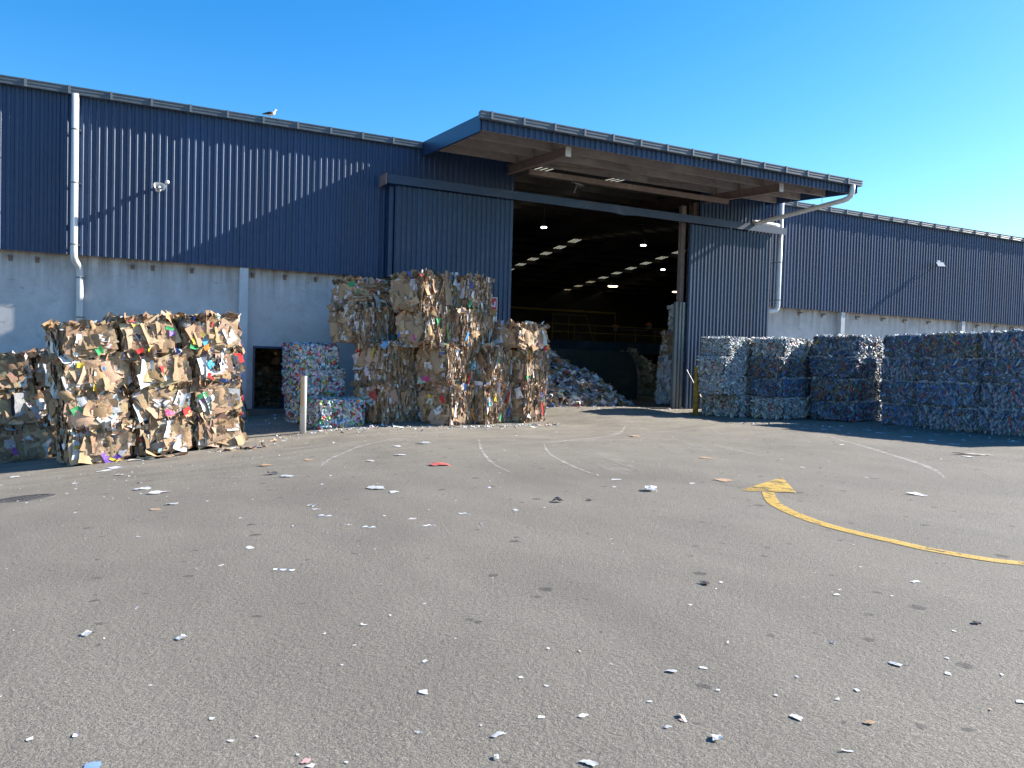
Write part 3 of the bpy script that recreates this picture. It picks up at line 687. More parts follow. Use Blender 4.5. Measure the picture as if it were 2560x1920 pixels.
PAL_PW = [(30, (.42, .43, .42)), (26, (.54, .55, .54)), (14, (.66, .67, .66)), (8, (.30, .30, .29)), (5, (.45, .10, .09)), (4, (.45, .38, .22)), (4, (.20, .34, .24)), (5, (.18, .30, .50)), (5, (.35, .26, .19))]
PAL_N = [(34, (.62, .64, .66)), (20, (.45, .47, .49)), (10, (.58, .06, .05)), (8, (.06, .35, .17)), (7, (.08, .20, .50)), (4, (.60, .38, .06)), (4, (.15, .45, .60)), (3, (.30, .55, .12)), (2, (.55, .20, .38)), (6, (.10, .10, .11))]
def core_mesh(name, L, D, H, amp, matr, cfun, rnd=.10, seg=9):
    V = []; F_ = []; C_ = []
    for c, t, b, n, w_, h_ in faces_of(L, D, H).values():
        c, t, b, n = map(np.array, (c, t, b, n)); base = len(V)
        for i in range(seg+1):
            for j in range(seg+1):
                p = c+t*w_*(i/seg-.5)+b*h_*(j/seg-.5); q = p-np.array([0, 0, H/2]); lim = np.array([L/2-rnd, D/2-rnd, H/2-rnd]); cl = np.clip(q, -lim, lim); d = q-cl
                ln = np.linalg.norm(d); q = cl+(d/ln*rnd if ln > 1e-6 else d); p = q+np.array([0, 0, H/2])
                s_ = math.sin(7.3*p[0]+3.1*p[2]+D)+math.sin(6.1*p[2]-4.7*p[1]+L)+math.sin(11*p[0]-9*p[1]+5*p[2])
                V.append(p-n*(amp*(1.2+.33*s_)))
        for i in range(seg):
            for j in range(seg):
                F_.append((base+i*(seg+1)+j, base+(i+1)*(seg+1)+j, base+(i+1)*(seg+1)+j+1, base+i*(seg+1)+j+1)); C_.append(cfun())
    b = MB(); b.v = [tuple(v) for v in V]; b.f = F_; b.c = C_; return b.mesh(name, matr)
def face_samples(fc, n, inset=0.0):
    c, t, b, nn, w_, h_ = fc; u = rng.uniform(-.5, .5, n)*np.maximum(w_-inset, .1); v = rng.uniform(-.5, .5, n)*np.maximum(h_-inset, .1)
    pos = np.array(c)+u[:, None]*np.array(t)+v[:, None]*np.array(b); B = np.tile(np.array([t, b, nn], float).T, (n, 1, 1))
    return pos, B, np.array(nn, float)
def lumps(p): return (np.sin(5.1*p[:, 0]+2.3*p[:, 2])+np.sin(4.3*p[:, 2]-5.7*p[:, 1]+1)+np.sin(8*p[:, 0]+7*p[:, 1]-3*p[:, 2]))*.012
def wires(L, D, H, root, axis='h', n=4, out=.012):
    b = MB(); a, d = L/2+out, D/2+out
    if axis == 'h':
        pts = [(-a, -d, 0), (-a*.5, -d-.004, .004), (0, -d-.006, -.004), (a*.5, -d-.004, .003), (a, -d, 0), (a, d, 0), (-a, d, 0), (-a, -d, 0)]; b.tube(pts, .0055, 5, False); me_ = b.mesh('baling_wire', M['wire'])
        for k in range(n): from_mesh('baling_wire', me_, root, (0, 0, H*(k+.6)/n))
    else:
        pts = [(0, -d, .0), (.004, -d-.005, H*.5), (0, -d, H+out), (0, d, H+out), (0, d, 0), (0, -d, 0)]; b.tube(pts, .0055, 5, False); me_ = b.mesh('baling_wire', M['wire'])
        for k in range(n): from_mesh('baling_wire', me_, root, (L*((k+.5)/n-.5), 0, 0))
BIGM = {}
def big_mesh(ti, ci, pal):
    key = (ti, ci, id(pal))
    if key not in BIGM:
        col = pick(pal, 1); BIGM[key] = np_mesh('flap', T_BIG[ti:ti+1]*np.array([1, 1, .9]), F_BIG, col, M['paper'])
    return BIGM[key]
FCOL = {'purple': (.17, .07, .42), 'yellow': (.70, .50, .05), 'red': (.62, .04, .04), 'green': (.05, .33, .12), 'blue': (.06, .30, .66), 'white': (.74, .74, .74), 'magenta': (.60, .06, .22), 'orange': (.65, .25, .05), 'cyan': (.08, .45, .66), 'black': (.03, .03, .035), 'kraft': (.42, .28, .17), 'navy': (.08, .10, .36), 'lime': (.35, .55, .15), 'grey': (.40, .41, .42)}
def bale(name, label, group, cen, L, D, H, yaw, tilt=0, style='flat', feats=(), pal=PAL_C, wire='v', dens=1.0, flaps=14, skip=('back',), ang=None, toprow=True):
    root = empty(name, cen, (0, tilt, R_(yaw))); tag(root, label, 'bale', group)
    fc = faces_of(L, D, H)
    from_mesh('core', core_mesh('core', L, D, H, .03, M['paper'], lambda: tuple(pick([(1, (.30, .19, .11)), (1, (.22, .14, .08)), (1, (.38, .25, .15))], 1)[0]) if pal is not PAL_W else tuple(pick([(1, (.3, .3, .31))], 1)[0])), root)
    VB, CB_ = [], []
    VS, CS, VT, CT_ = [], [], [], []
    for nm, f_ in fc.items():
        if nm in skip: continue
        area = f_[4]*f_[5]; layered = style == 'layer' and nm in ('front', 'right')
        n = int(area*(80 if not layered else 40)*dens)
        s_ = np.clip(rng.lognormal(-1.75, .6, n), .06, .42) if not layered else np.clip(rng.lognormal(-2.3, .4, n), .05, .2)
        pos, B, nn = face_samples(f_, n, .07+.95*s_)
        size = np.stack([s_*rng.uniform(.7, 1.5, n), s_*rng.uniform(.6, 1.3, n), s_*(.55 if style == 'flat' else .8)], -1)
        wild = (rng.random(n) < (.11 if style == 'flat' else .16))*(s_ < .17); tl = rng.normal(0, .085, (n, 2))*(1+5*wild)[:, None]; tl[:, 0] -= .04
        if nm == 'top': tl *= 1.6
        pos = pos+nn*(rng.uniform(-.008, .028, n)+wild*.01+lumps(pos))[:, None]
        VS.append(place(T_SH, B, rng.normal(0, .45, n)+rng.integers(0, 4, n)*math.pi/2, tl, pos, size)); CS.append(pick(pal, n))
        if layered:
            n = int(area*520*dens); pos, B, nn = face_samples(f_, n, .06); hgt = np.clip(rng.lognormal(-1.5, .55, n), .08, .65)
            hor = style == 'layer' and ang == 'h'
            size = np.stack([rng.uniform(.02, .085, n), hgt, rng.uniform(.03, .08, n)], -1)
            tl = np.stack([rng.normal(0, .10, n), rng.uniform(-.8, 1.35, n)], -1); sp = rng.normal(0, .13, n)+(math.pi/2 if hor else 0)
            pos = pos+nn*(rng.uniform(-.02, .03, n)+lumps(pos))[:, None]
            if hor: B = B[:, :, [1, 0, 2]]*np.array([1, -1, 1.]); sp = sp-math.pi/2
            VT.append(place(T_ST, B, sp, tl, pos, size)); CT_.append(pick(PAL_M if pal is PAL_C else pal, n))
        if not layered and nm != 'top':   # broad boards pressed flush into the face
            n = int(area*20*dens)+2; s_ = rng.uniform(.20, .58, n); pos, B, nn = face_samples(f_, n, .05+1.0*s_)
            pos = pos+nn*(rng.uniform(.005, .03, n)+lumps(pos))[:, None]
            VB.append(place(T_BIG, B, rng.normal(0, .25, n)+rng.integers(0, 4, n)*math.pi/2, rng.normal(0, .05, (n, 2)), pos, np.stack([s_*rng.uniform(.8, 1.4, n), s_*rng.uniform(.7, 1.1, n), s_*.42], -1))); CB_.append(pick(PAL_CB if pal is PAL_C else pal, n))
        # ragged rim
        if nm in ('front', 'left', 'right'):
            n = int((26 if toprow else 9)*f_[4]*dens); c, t, b_, nv, w_, h_ = f_
            u = rng.uniform(-.5, .5, n)*w_; pos = np.array(c)+u[:, None]*np.array(t)+np.array(b_)*h_*(.5+rng.uniform(-.02, .04, n))[:, None]
            Bm = np.tile(np.array([t, b_, nv], float).T, (n, 1, 1)); s_ = np.clip(rng.lognormal(-2.1, .5, n), .05, .3)
            VS.append(place(T_SH, Bm, rng.uniform(0, 6.28, n), rng.normal(0, .7, (n, 2)), pos, np.stack([s_, s_, s_], -1))); CS.append(pick(pal, n))
    if VB: o = from_mesh('pressed_boards', np_mesh('pressed_boards', np.concatenate(VB), F_BIG, np.concatenate(CB_), M['paper']), root); o['kind'] = 'stuff'
    o = from_mesh('waste_sheets', np_mesh('waste_sheets', np.concatenate(VS), F_SH, np.concatenate(CS), M['paper']), root); o['kind'] = 'stuff'
    if VT:
        o = from_mesh('pressed_layers', np_mesh('pressed_layers', np.concatenate(VT), F_ST, np.concatenate(CT_), M['paper']), root); o['kind'] = 'stuff'
    for k in range(flaps):
        nm = rng.choice(['front', 'front', 'front', 'front', 'left', 'right', 'top'] if style != 'layer' else ['left', 'left', 'left', 'left', 'front', 'top'])
        c, t, b_, nv, w_, h_ = fc[nm]; s_ = rng.uniform(.22, .50); sx = s_*rng.uniform(.7, 1.4); u, v = rng.uniform(-.5, .5, 2)*(1-np.minimum(.8, np.array([sx/w_, s_/h_])))
        p = Vector(c)+Vector(t)*u*w_+Vector(b_)*v*h_+Vector(nv)*rng.uniform(.02, .045)
        Bm = Matrix((t, b_, nv)).transposed(); e = Bm @ Matrix.Rotation(rng.normal(0, .09)-.05, 3, 'X') @ Matrix.Rotation(rng.normal(0, .12), 3, 'Y') @ Matrix.Rotation(rng.normal(0, .3), 3, 'Z')
        pp = PAL_C[:7] if pal is PAL_C else pal
        from_mesh('flap', big_mesh(int(rng.integers(0, len(T_BIG))), int(rng.integers(0, 7)), pal if rng.random() < .25 else PAL_CB if pal is PAL_C else pal), root, p, e.to_euler(), (min(sx, w_*.5), min(s_, h_*.6), s_*.7))
    for (nm, u, v, sx, sy, col) in feats:
        c, t, b_, nv, w_, h_ = fc[nm]; p = Vector(c)+Vector(t)*u*w_+Vector(b_)*v*h_+Vector(nv)*.06
        Bm = Matrix((t, b_, nv)).transposed() @ Matrix.Rotation(rng.uniform(-.16, .04), 3, 'X') @ Matrix.Rotation(rng.uniform(-.05, .3), 3, 'Y') @ Matrix.Rotation(rng.uniform(-.5, .5), 3, 'Z')
        me_ = np_mesh('wrapper', T_BIG[int(rng.integers(0, len(T_BIG)))][None], F_BIG, np.array([FCOL[col]]), M['film'] if col in ('black', 'blue', 'purple', 'cyan', 'magenta') else M['paper'])
        o = from_mesh('wrapper' if col not in ('kraft', 'white', 'grey') else 'flap', me_, root, p, Bm.to_euler(), (sx, sy, min(sx, sy))); o['label'] = col+(' wrapper' if col not in ('kraft', 'white', 'grey') else ' sheet')
    wires(L, D, H, root, wire, 4 if wire == 'h' else 3)
    return root


# ------------------------------------------------------------------ left stack (on the slope)
LT = -.087; L0 = Vector((-.78, 19.64, -.79)); YL = 14.0
ex = Vector((math.cos(R_(YL))*math.cos(LT), math.sin(R_(YL))*math.cos(LT), -math.sin(LT))); ez = (Matrix.Rotation(R_(YL), 3, 'Z') @ Matrix.Rotation(LT, 3, 'Y')) @ Vector((0, 0, 1)); ey = Vector((-math.sin(R_(YL)), math.cos(R_(YL)), 0))
LG = 'cardboard bales in the sunlit left stack'
rowsL = [  # bottom to top: list of (x0,x1,h,feats,label)
 [(0, 1.32, .80, [('front', .12, -.33, .36, .28, 'purple'), ('front', .18, -.47, .30, .06, 'yellow'), ('front', -.2, .05, .34, .3, 'kraft')], 'bottom left bale of the sunlit left stack with a purple wrapper at its foot'),
  (1.34, 2.62, .80, [('front', .12, .18, .42, .40, 'white'), ('front', .25, -.3, .36, .26, 'white'), ('front', -.1, -.25, .22, .2, 'cyan')], 'bottom middle bale of the sunlit left stack with white board sheets'),
  (2.63, 3.80, .78, [('front', .2, .05, .16, .05, 'red'), ('front', .45, -.35, .35, .3, 'kraft'), ('front', .2, -.45, .4, .2, 'kraft'), ('right', -.4, .15, .2, .1, 'yellow')], 'bottom right bale of the sunlit left stack with torn folded cardboard at its foot')],
 [(-.01, 1.31, .80, [('front', -.05, -.02, .55, .34, 'kraft'), ('front', -.35, .05, .2, .16, 'green'), ('front', .3, .1, .16, .06, 'black')], 'second row left bale of the sunlit left stack faced with plain cardboard'),
  (1.32, 2.64, .82, [('front', .1, -.28, .22, .14, 'magenta'), ('front', .05, -.02, .22, .22, 'black'), ('front', .3, .1, .22, .34, 'white'), ('front', .4, -.3, .2, .15, 'red'), ('front', .05, .42, .3, .14, 'black')], 'second row middle bale of the sunlit left stack with a magenta scrap'),
  (2.66, 3.84, .78, [('front', -.3, .18, .34, .12, 'green'), ('front', -.05, .1, .32, .14, 'white'), ('front', .05, -.15, .55, .26, 'kraft'), ('right', -.35, -.1, .18, .16, 'magenta')], 'second row right bale of the sunlit left stack with green and white board')],
 [(-.02, 1.36, .80, [('front', .1, .2, .2, .14, 'blue'), ('front', -.05, -.32, .1, .22, 'yellow'), ('front', .25, -.25, .55, .30, 'kraft'), ('front', -.25, .3, .14, .12, 'yellow')], 'third row left bale of the sunlit left stack with a blue packet'),
  (1.37, 2.70, .80, [('front', -.3, -.25, .40, .34, 'white'), ('front', -.28, .1, .26, .36, 'white'), ('front', 0, .05, .16, .14, 'red'), ('front', .28, 0, .36, .55, 'kraft')], 'third row middle bale of the sunlit left stack with crumpled white board'),
  (2.71, 3.90, .80, [('front', .42, .2, .22, .30, 'red'), ('front', -.15, .1, .26, .2, 'cyan'), ('front', -.2, -.3, .22, .12, 'red'), ('front', .1, .0, .3, .2, 'white'), ('front', -.35, .05, .2, .4, 'white')], 'third row right bale of the sunlit left stack with a red bag at its corner')],
 [(.0, 1.14, .70, [('front', .15, -.3, .16, .2, 'green'), ('front', -.1, .05, .35, .2, 'white'), ('front', .2, .1, .36, .14, 'white')], 'lower topmost left bale of the sunlit left stack with white scraps'),
  (1.16, 2.44, .82, [('front', 0, .05, .28, .62, 'kraft'), ('front', .22, .02, .28, .64, 'kraft'), ('front', .35, .2, .2, .1, 'green'), ('front', .38, .05, .14, .14, 'purple'), ('front', -.2, -.42, .18, .1, 'red'), ('front', -.02, -.4, .12, .14, 'yellow')], 'topmost middle bale of the sunlit left stack with long smooth cardboard folds'),
  (2.46, 3.92, .80, [('front', -.42, .35, .30, .26, 'black'), ('front', -.25, -.12, .34, .2, 'yellow'), ('front', .05, -.1, .26, .18, 'yellow'), ('front', .28, -.05, .3, .4, 'white'), ('front', -.1, -.4, .2, .12, 'orange'), ('front', -.3, -.42, .3, .1, 'green')], 'topmost right bale of the sunlit left stack with a black bag and yellow board')]]
for r, row in enumerate(rowsL):
    for (x0, x1, h_, feats, lab) in row:
        zz = .79*r if r < 4 else 0
        c = L0+ex*((x0+x1)/2*1.03)+ey*(.60+rng.uniform(-.03, .03))+ez*(.79*r+.004*r)
        bale('cardboard_bale', lab, LG, c, (x1-x0)*1.03-.04, 1.15, h_-.03, YL+rng.uniform(-2.2, 2.2), LT+rng.uniform(-.012, .012), 'flat', feats, dens=1.15, flaps=15)
# shaded neighbour stack further left, set back
SG = 'cardboard bales in the shaded stack at the left edge'
L1 = Vector((-3.75, 22.1, -1.17)); YL2 = 4.0; LT2 = -.10
ex2 = (Matrix.Rotation(R_(YL2), 3, 'Z') @ Matrix.Rotation(LT2, 3, 'Y')) @ Vector((1, 0, 0)); ez2 = (Matrix.Rotation(R_(YL2), 3, 'Z') @ Matrix.Rotation(LT2, 3, 'Y')) @ Vector((0, 0, 1)); ey2 = Vector((-math.sin(R_(YL2)), math.cos(R_(YL2)), 0))
rw = ['bottom', 'middle', 'top']
ff = {(0, 1): [('front', -.15, .05, .55, .55, 'green'), ('front', .3, .2, .3, .2, 'blue'), ('front', -.05, .15, .3, .2, 'white')], (1, 1): [('front', -.3, .05, .3, .45, 'white'), ('front', .2, .1, .22, .2, 'white')], (2, 1): [('front', -.25, .1, .3, .3, 'white'), ('front', .0, -.3, .45, .16, 'yellow'), ('front', .2, .2, .3, .15, 'white')], (1, 0): [('front', .3, .1, .3, .3, 'white')]}
for r in range(3):
    for k in range(3):
        c = L1+ex2*(k*1.36+.66-.35*(r == 2))+ey2*.6+ez2*(.86*r)
        col_ = ['leftmost', 'left', 'right'][k]
        bale('cardboard_bale', '%s bale of the %s column in the shaded cardboard stack at the left edge' % (rw[r], col_), SG, c, 1.33, 1.15, .845, YL2+rng.uniform(-2, 2), LT2, 'flat', ff.get((r, k-1 if k else 9), ()), dens=.9, flaps=12)

# ------------------------------------------------------------------ middle cardboard stack
def corner_bale(P, L, D, H, yaw): 
    e = Vector((math.cos(R_(yaw)), math.sin(R_(yaw)), 0)); nb = Vector((-e.y, e.x, 0)); return Vector(P)+e*L/2+nb*D/2
MG = 'cardboard bales in the middle stack beside the doorway'
MID = [('A', 7.05, 22.47, -.21, 1.45, 1.2, 1.165, 'bottom bale of the left column, next to the can bales', 'layer', [('front', .12, .1, .5, .7, 'kraft'), ('front', .45, .1, .12, .5, 'blue'), ('left', .2, -.1, .4, .4, 'kraft')]),
 ('B', 8.99, 21.84, -.23, 1.15, 1.25, 1.18, 'bottom bale of the second column with a red square wrapper', 'layer', [('left', .35, .22, .2, .24, 'red'), ('front', -.32, -.1, .1, .4, 'white'), ('left', .2, -.1, .3, .2, 'white'), ('left', -.1, .25, .12, .12, 'yellow'), ('front', .35, -.2, .1, .4, 'orange')]),
 ('C', 10.29, 21.67, -.23, 1.26, 1.2, 1.20, 'bottom bale of the third column with an orange-red strip', 'layer', [('front', .3, .25, .1, .5, 'red'), ('front', .3, -.2, .12, .3, 'navy'), ('front', .05, -.25, .1, .4, 'green'), ('front', -.15, .2, .16, .2, 'yellow'), ('front', -.35, .1, .1, .25, 'cyan')]),
 ('E', 11.59, 21.83, -.22, 1.16, 1.2, 1.20, 'bottom rightmost bale nearest the doorway with a red and navy strip', 'layer', [('front', .25, -.05, .1, .55, 'red'), ('front', .18, .2, .08, .35, 'navy'), ('front', -.3, -.3, .3, .12, 'white')]),
 ('A', 7.11, 22.54, .96, 1.45, 1.2, 1.19, 'second bale up in the left column with a sunlit top edge', 'layer', [('front', .25, -.1, .14, .3, 'grey'), ('left', 0, .1, .5, .5, 'kraft'), ('left', -.3, .3, .2, .2, 'red')]),
 ('B', 8.87, 21.85, .96, 1.36, 1.25, 1.22, 'second bale up in the second column with a cyan strip and large brown flaps', 'layer', [('left', .2, .1, .5, .7, 'kraft'), ('front', .3, .05, .1, .3, 'cyan'), ('front', .2, -.3, .12, .4, 'red'), ('left', -.1, -.3, .3, .2, 'magenta'), ('left', -.05, .02, .34, .16, 'white'), ('front', -.2, .3, .1, .4, 'white')]),
 ('C', 10.38, 21.76, .98, 1.18, 1.2, 1.20, 'second bale up in the third column under the bale with white scraps', 'layer', [('front', -.2, .1, .12, .4, 'grey'), ('front', .4, .0, .14, .5, 'grey')]),
 ('E', 11.61, 21.89, .99, 1.22, 1.2, 1.17, 'second bale up in the rightmost column below the small square bale', 'layer', [('front', -.45, -.2, .1, .3, 'green'), ('front', .38, .35, .2, .2, 'white'), ('front', .05, .1, .5, .3, 'kraft')]),
 ('A', 6.37, 22.8, 2.16, 1.70, 1.2, 1.085, 'third bale up in the left column with blue-white plastic strips', 'layer', [('front', .1, .1, .12, .6, 'white'), ('front', .42, .15, .12, .6, 'white'), ('front', .0, -.25, .24, .3, 'grey'), ('front', .2, -.3, .2, .3, 'cyan'), ('left', -.1, -.1, .5, .4, 'kraft'), ('front', -.3, .3, .2, .16, 'orange')]),
 ('B', 8.15, 21.8, 2.19, 1.12, 1.2, .975, 'third bale up in the second column with a magenta flap', 'layer', [('left', .3, -.25, .24, .22, 'magenta'), ('left', .25, -.2, .5, .45, 'kraft'), ('front', -.05, .25, .2, .22, 'green'), ('front', -.25, .25, .12, .2, 'white'), ('front', .3, -.1, .1, .5, 'lime')]),
 ('C', 9.42, 21.62, 2.19, 1.47, 1.2, 1.04, 'third bale up in the third column with pale plastic strips', 'layer', [('front', .3, -.1, .12, .5, 'grey'), ('front', -.35, -.2, .08, .3, 'blue'), ('left', .2, 0, .4, .6, 'kraft')]),
 ('D', 11.04, 21.73, 2.17, 1.60, 1.2, .77, 'small squat bale on top of the right columns with a tan carton and white scraps', 'flat', [('front', -.22, .0, .42, .38, 'kraft'), ('front', .12, .25, .5, .2, 'kraft'), ('front', .3, -.1, .3, .2, 'white'), ('front', .2, -.25, .3, .14, 'purple'), ('front', .4, -.42, .24, .14, 'red'), ('front', .45, -.35, .16, .2, 'orange'), ('front', .3, .25, .24, .12, 'white')]),
 ('A', 6.51, 22.96, 3.245, 1.62, 1.2, .83, 'topmost bale of the left column with flat horizontal cardboard layers', 'layerh', [('front', .1, .3, .34, .1, 'white'), ('front', -.1, .12, .12, .12, 'white'), ('left', .3, .35, .2, .16, 'green'), ('top', -.1, -.4, .24, .2, 'white')]),
 ('B', 7.95, 21.84, 3.175, 1.55, 1.2, 1.08, 'topmost bale of the second column with broad smooth brown panels', 'layer', [('front', -.1, .25, .4, .42, 'kraft'), ('front', .25, .1, .3, .8, 'kraft'), ('front', -.3, .1, .34, .3, 'kraft'), ('front', -.12, .1, .08, .14, 'white'), ('front', .46, .4, .2, .22, 'white')]),
 ('C', 9.64, 21.81, 3.24, 1.10, 1.2, 1.06, 'topmost bale of the third column with a green and white strip down its corner', 'layer', [('front', -.42, -.25, .1, .3, 'green'), ('front', -.32, .1, .12, .4, 'white'), ('front', .05, -.3, .1, .4, 'white'), ('front', -.4, .3, .12, .3, 'navy'), ('front', .3, .52, .1, .14, 'white'), ('front', -.25, -.42, .14, .1, 'yellow')])]
ofs = {}
for (cn, x_, y_, z_, L_, D_, H_, lab, st, feats) in MID:
    yw = 25+rng.uniform(-2, 2); sh = {'A': 0, 'B': 0, 'C': .36, 'E': .34, 'D': .12}[cn]; se = {'A': 0, 'B': 0, 'C': .12, 'E': .34, 'D': .30}[cn]; x_ += .93*se-.36*sh; y_ += .93*sh+.36*se; L_ += {'A': .28, 'B': .1, 'C': .16, 'E': .08, 'D': .1}[cn]; c = corner_bale((x_, y_, z_+.006), L_, D_, H_, 24)
    bale('cardboard_bale', lab+', middle cardboard stack' if len(lab.split()) < 12 else lab, MG, c, L_-.03, D_, H_-.025, yw, 0, 'layer' if st.startswith('layer') else 'flat', feats, wire='h', dens=1.1, flaps=12, ang='h' if st == 'layerh' else None)

# ------------------------------------------------------------------ can bales
def can_mesh(L, D, H):
    VS, CS = [], []
    for nm, f_ in faces_of(L, D, H).items():
        if nm == 'back': continue
        n = int(f_[4]*f_[5]*460); pos, B, nn = face_samples(f_, n, .07); s_ = rng.uniform(.06, .15, n)
        size = np.stack([s_*rng.uniform(.7, 1.35, n), s_*rng.uniform(.6, 1.1, n), s_], -1)
        pos = pos+nn*rng.uniform(-.03, .012, n)[:, None]
        VS.append(place(T_CN, B, rng.uniform(0, 6.28, n), rng.normal(0, .42 if nm != 'left' else 1.0, (n, 2)), pos, size)); CS.append(pick(PAL_N, n))
    return np_mesh('crushed_cans', np.concatenate(VS), F_CN, np.concatenate(CS), M['can'])
CG = 'bales of crushed drink cans'
for (x_, y_, z_, L_, D_, H_, lab) in [(4.89, 23.27, -.23, 1.34, .92, .81, 'bottom can bale of the shaded stack behind the white bollard'), (4.80, 23.31, .586, 1.56, .92, .79, 'middle can bale of the shaded stack beside the small doorway'), (4.79, 23.36, 1.382, 1.36, .92, .72, 'top can bale of the shaded stack with flattened rows of cans'), (5.23, 22.18, -.32, 1.44, .92, .86, 'sunlit can bale standing in front on the ground beside the bollard')]:
    r = empty('can_bale', corner_bale((x_, y_, z_), L_, D_, H_, 12), (0, 0, R_(12))); tag(r, lab, 'bale', CG)
    from_mesh('core', core_mesh('core', L_, D_, H_, .03, M['can'], lambda: tuple(pick([(1, (.08, .08, .085)), (1, (.16, .15, .14))], 1)[0]), .03, 6), r)
    o = from_mesh('crushed_cans', can_mesh(L_, D_, H_), r); o['kind'] = 'stuff'; wires(L_, D_, H_, r, 'v', 3, .006)

# ------------------------------------------------------------------ plastic bottle bales
def pet_mesh(L, D, H, pal, vert):
    VS, CS = [], []
    for nm, f_ in faces_of(L, D, H).items():
        if nm == 'back': continue
        n = int(f_[4]*f_[5]*760); pos, B, nn = face_samples(f_, n, .115 if nm != 'top' else .03); s_ = np.clip(rng.lognormal(-2.45, .35, n), .05, .2)
        size = np.stack([s_*rng.uniform(.55, 1.0, n), s_*rng.uniform(1.0, 1.7, n), s_*rng.uniform(.5, .9, n)], -1)
        pos = pos+nn*(rng.uniform(-.045, .012, n)+lumps(pos))[:, None]
        sp = rng.normal(0, .45, n) if (vert and nm != 'top') else rng.uniform(0, 6.28, n)
        VS.append(place(T_BL, B, sp, rng.normal(0, .45, (n, 2)), pos, size)); c = pick(pal, n)
        if nm == 'top': c = np.clip(c*.4+.42, 0, .85)  # top pieces whitened to look sunlit
        CS.append(c)
        if nm == 'top':   # loose film and bottles on top, whitened to add to the sunlit rim
            n = 60; pos, B, nn = face_samples(f_, n, .1); s_ = rng.uniform(.08, .17, n); pos = pos+nn*rng.uniform(0, .05, n)[:, None]
            VS.append(place(T_BL, B, rng.uniform(0, 6.28, n), rng.normal(0, .8, (n, 2)), pos, np.stack([s_*.7, s_, s_*.7], -1))); CS.append(pick([(4, (.72, .73, .73)), (1, (.5, .52, .55)), (.2, (.6, .3, .1))], n))
    return np_mesh('crushed_bottles', np.concatenate(VS), F_BL, np.concatenate(CS), M['pet'])
PB = (1.55, 1.18, .72)
PAL_PB = [(3, (.24, .20, .165)), (3, (.30, .29, .28))]+PAL_P[3:]+PAL_P[6:]+[(30, (.22, .215, .21)), (14, (.34, .34, .33))]; PAL_PL = PAL_P+[(14, (.14, .26, .46)), (10, (.30, .36, .42))]; PAL_PC = PAL_P+[(30, (.40, .43, .45))]
pet_t = [pet_mesh(*PB, PAL_PL, True), pet_mesh(*PB, PAL_PB, True), pet_mesh(*PB, PAL_P, False), pet_mesh(*PB, PAL_PC, True), pet_mesh(*PB, PAL_PW, True), pet_mesh(*PB, PAL_PW, False)]
pet_core = core_mesh('core', *PB, .03, M['pet'], lambda: tuple(pick([(1, (.07, .08, .10)), (1, (.14, .16, .19))], 1)[0]), .04, 7)
wb = MB(); wb.tube([(0, -PB[1]/2-.012, 0), (0, -PB[1]/2-.014, .36), (0, -PB[1]/2-.01, PB[2]+.01), (0, PB[1]/2, PB[2]+.01), (0, PB[1]/2, 0), (0, -PB[1]/2-.012, 0)], .005, 5, False); pet_wire = wb.mesh('baling_wire', M['wire'])
def pet_bale(label, cen, L, D, H, yaw, t):
    r = empty('plastic_bale', cen, (0, 0, R_(yaw))); tag(r, label, 'bale', 'plastic bottle bales in the right stack')
    s_ = (L/PB[0], D/PB[1], H*.965/PB[2]); from_mesh('core', pet_core, r, None, None, s_)
    o = from_mesh('crushed_bottles', pet_t[t], r, None, None, s_); o['kind'] = 'stuff'
    for k in range(3): from_mesh('baling_wire', pet_wire, r, ((k-1)*.45*s_[0], 0, 0), None, (1, s_[1], s_[2]))
ROWN = ['bottom', 'second', 'third', 'topmost']; COLN = ['first column from the doorway', 'second column from the doorway', 'third column from the doorway', 'fourth column from the doorway', 'fifth column from the doorway', 'sixth column from the doorway', 'seventh column from the doorway']
PETS = [[(19.29, 20.58, .02, 2.3, 1.5, .785, 20), (18.34, 20.29, .81, 2.0, 1.0, .675, 20), (18.39, 20.36, 1.49, 2.0, 1.05, .63, 20), (18.70, 20.53, 2.12, 2.0, 1.1, .67, 20)],
 [(20.25, 19.46, .04, 2.6, 1.2, .735, 20), (20.25, 19.52, .78, 2.6, 1.2, .685, 20), (20.16, 19.54, 1.47, 2.7, 1.2, .685, 20), (20.39, 19.68, 2.155, 2.5, 1.2, .67, 20)],
 [(22.36, 18.27, .05, 2.7, 1.6, .70, 20), (22.20, 18.26, .755, 2.8, 1.55, .745, 20), (22.34, 18.37, 1.505, 2.7, 1.6, .745, 20), (22.47, 18.47, 2.255, 2.7, 1.6, .725, 20)]]
for k, colm in enumerate(PETS):
    for r, (x_, y_, z_, L_, D_, H_, yw) in enumerate(colm):
        x_, y_, L_, D_, H_ = [v*1.06 for v in (x_, y_, L_, D_, H_)]; z_ = 1.85-(1.85-z_)*1.06
        pet_bale('%s bale in the %s, right stack of plastic bottles' % (ROWN[r], COLN[k]), corner_bale((x_, y_, z_+.005), L_, D_, H_, yw), L_, D_, H_, yw+rng.uniform(-1.5, 1.5), [4, 5, 4, 5][r] if k == 0 else ([4, 0, 1, 4][r] if k == 1 else [0, 1, 2, 3][r]))
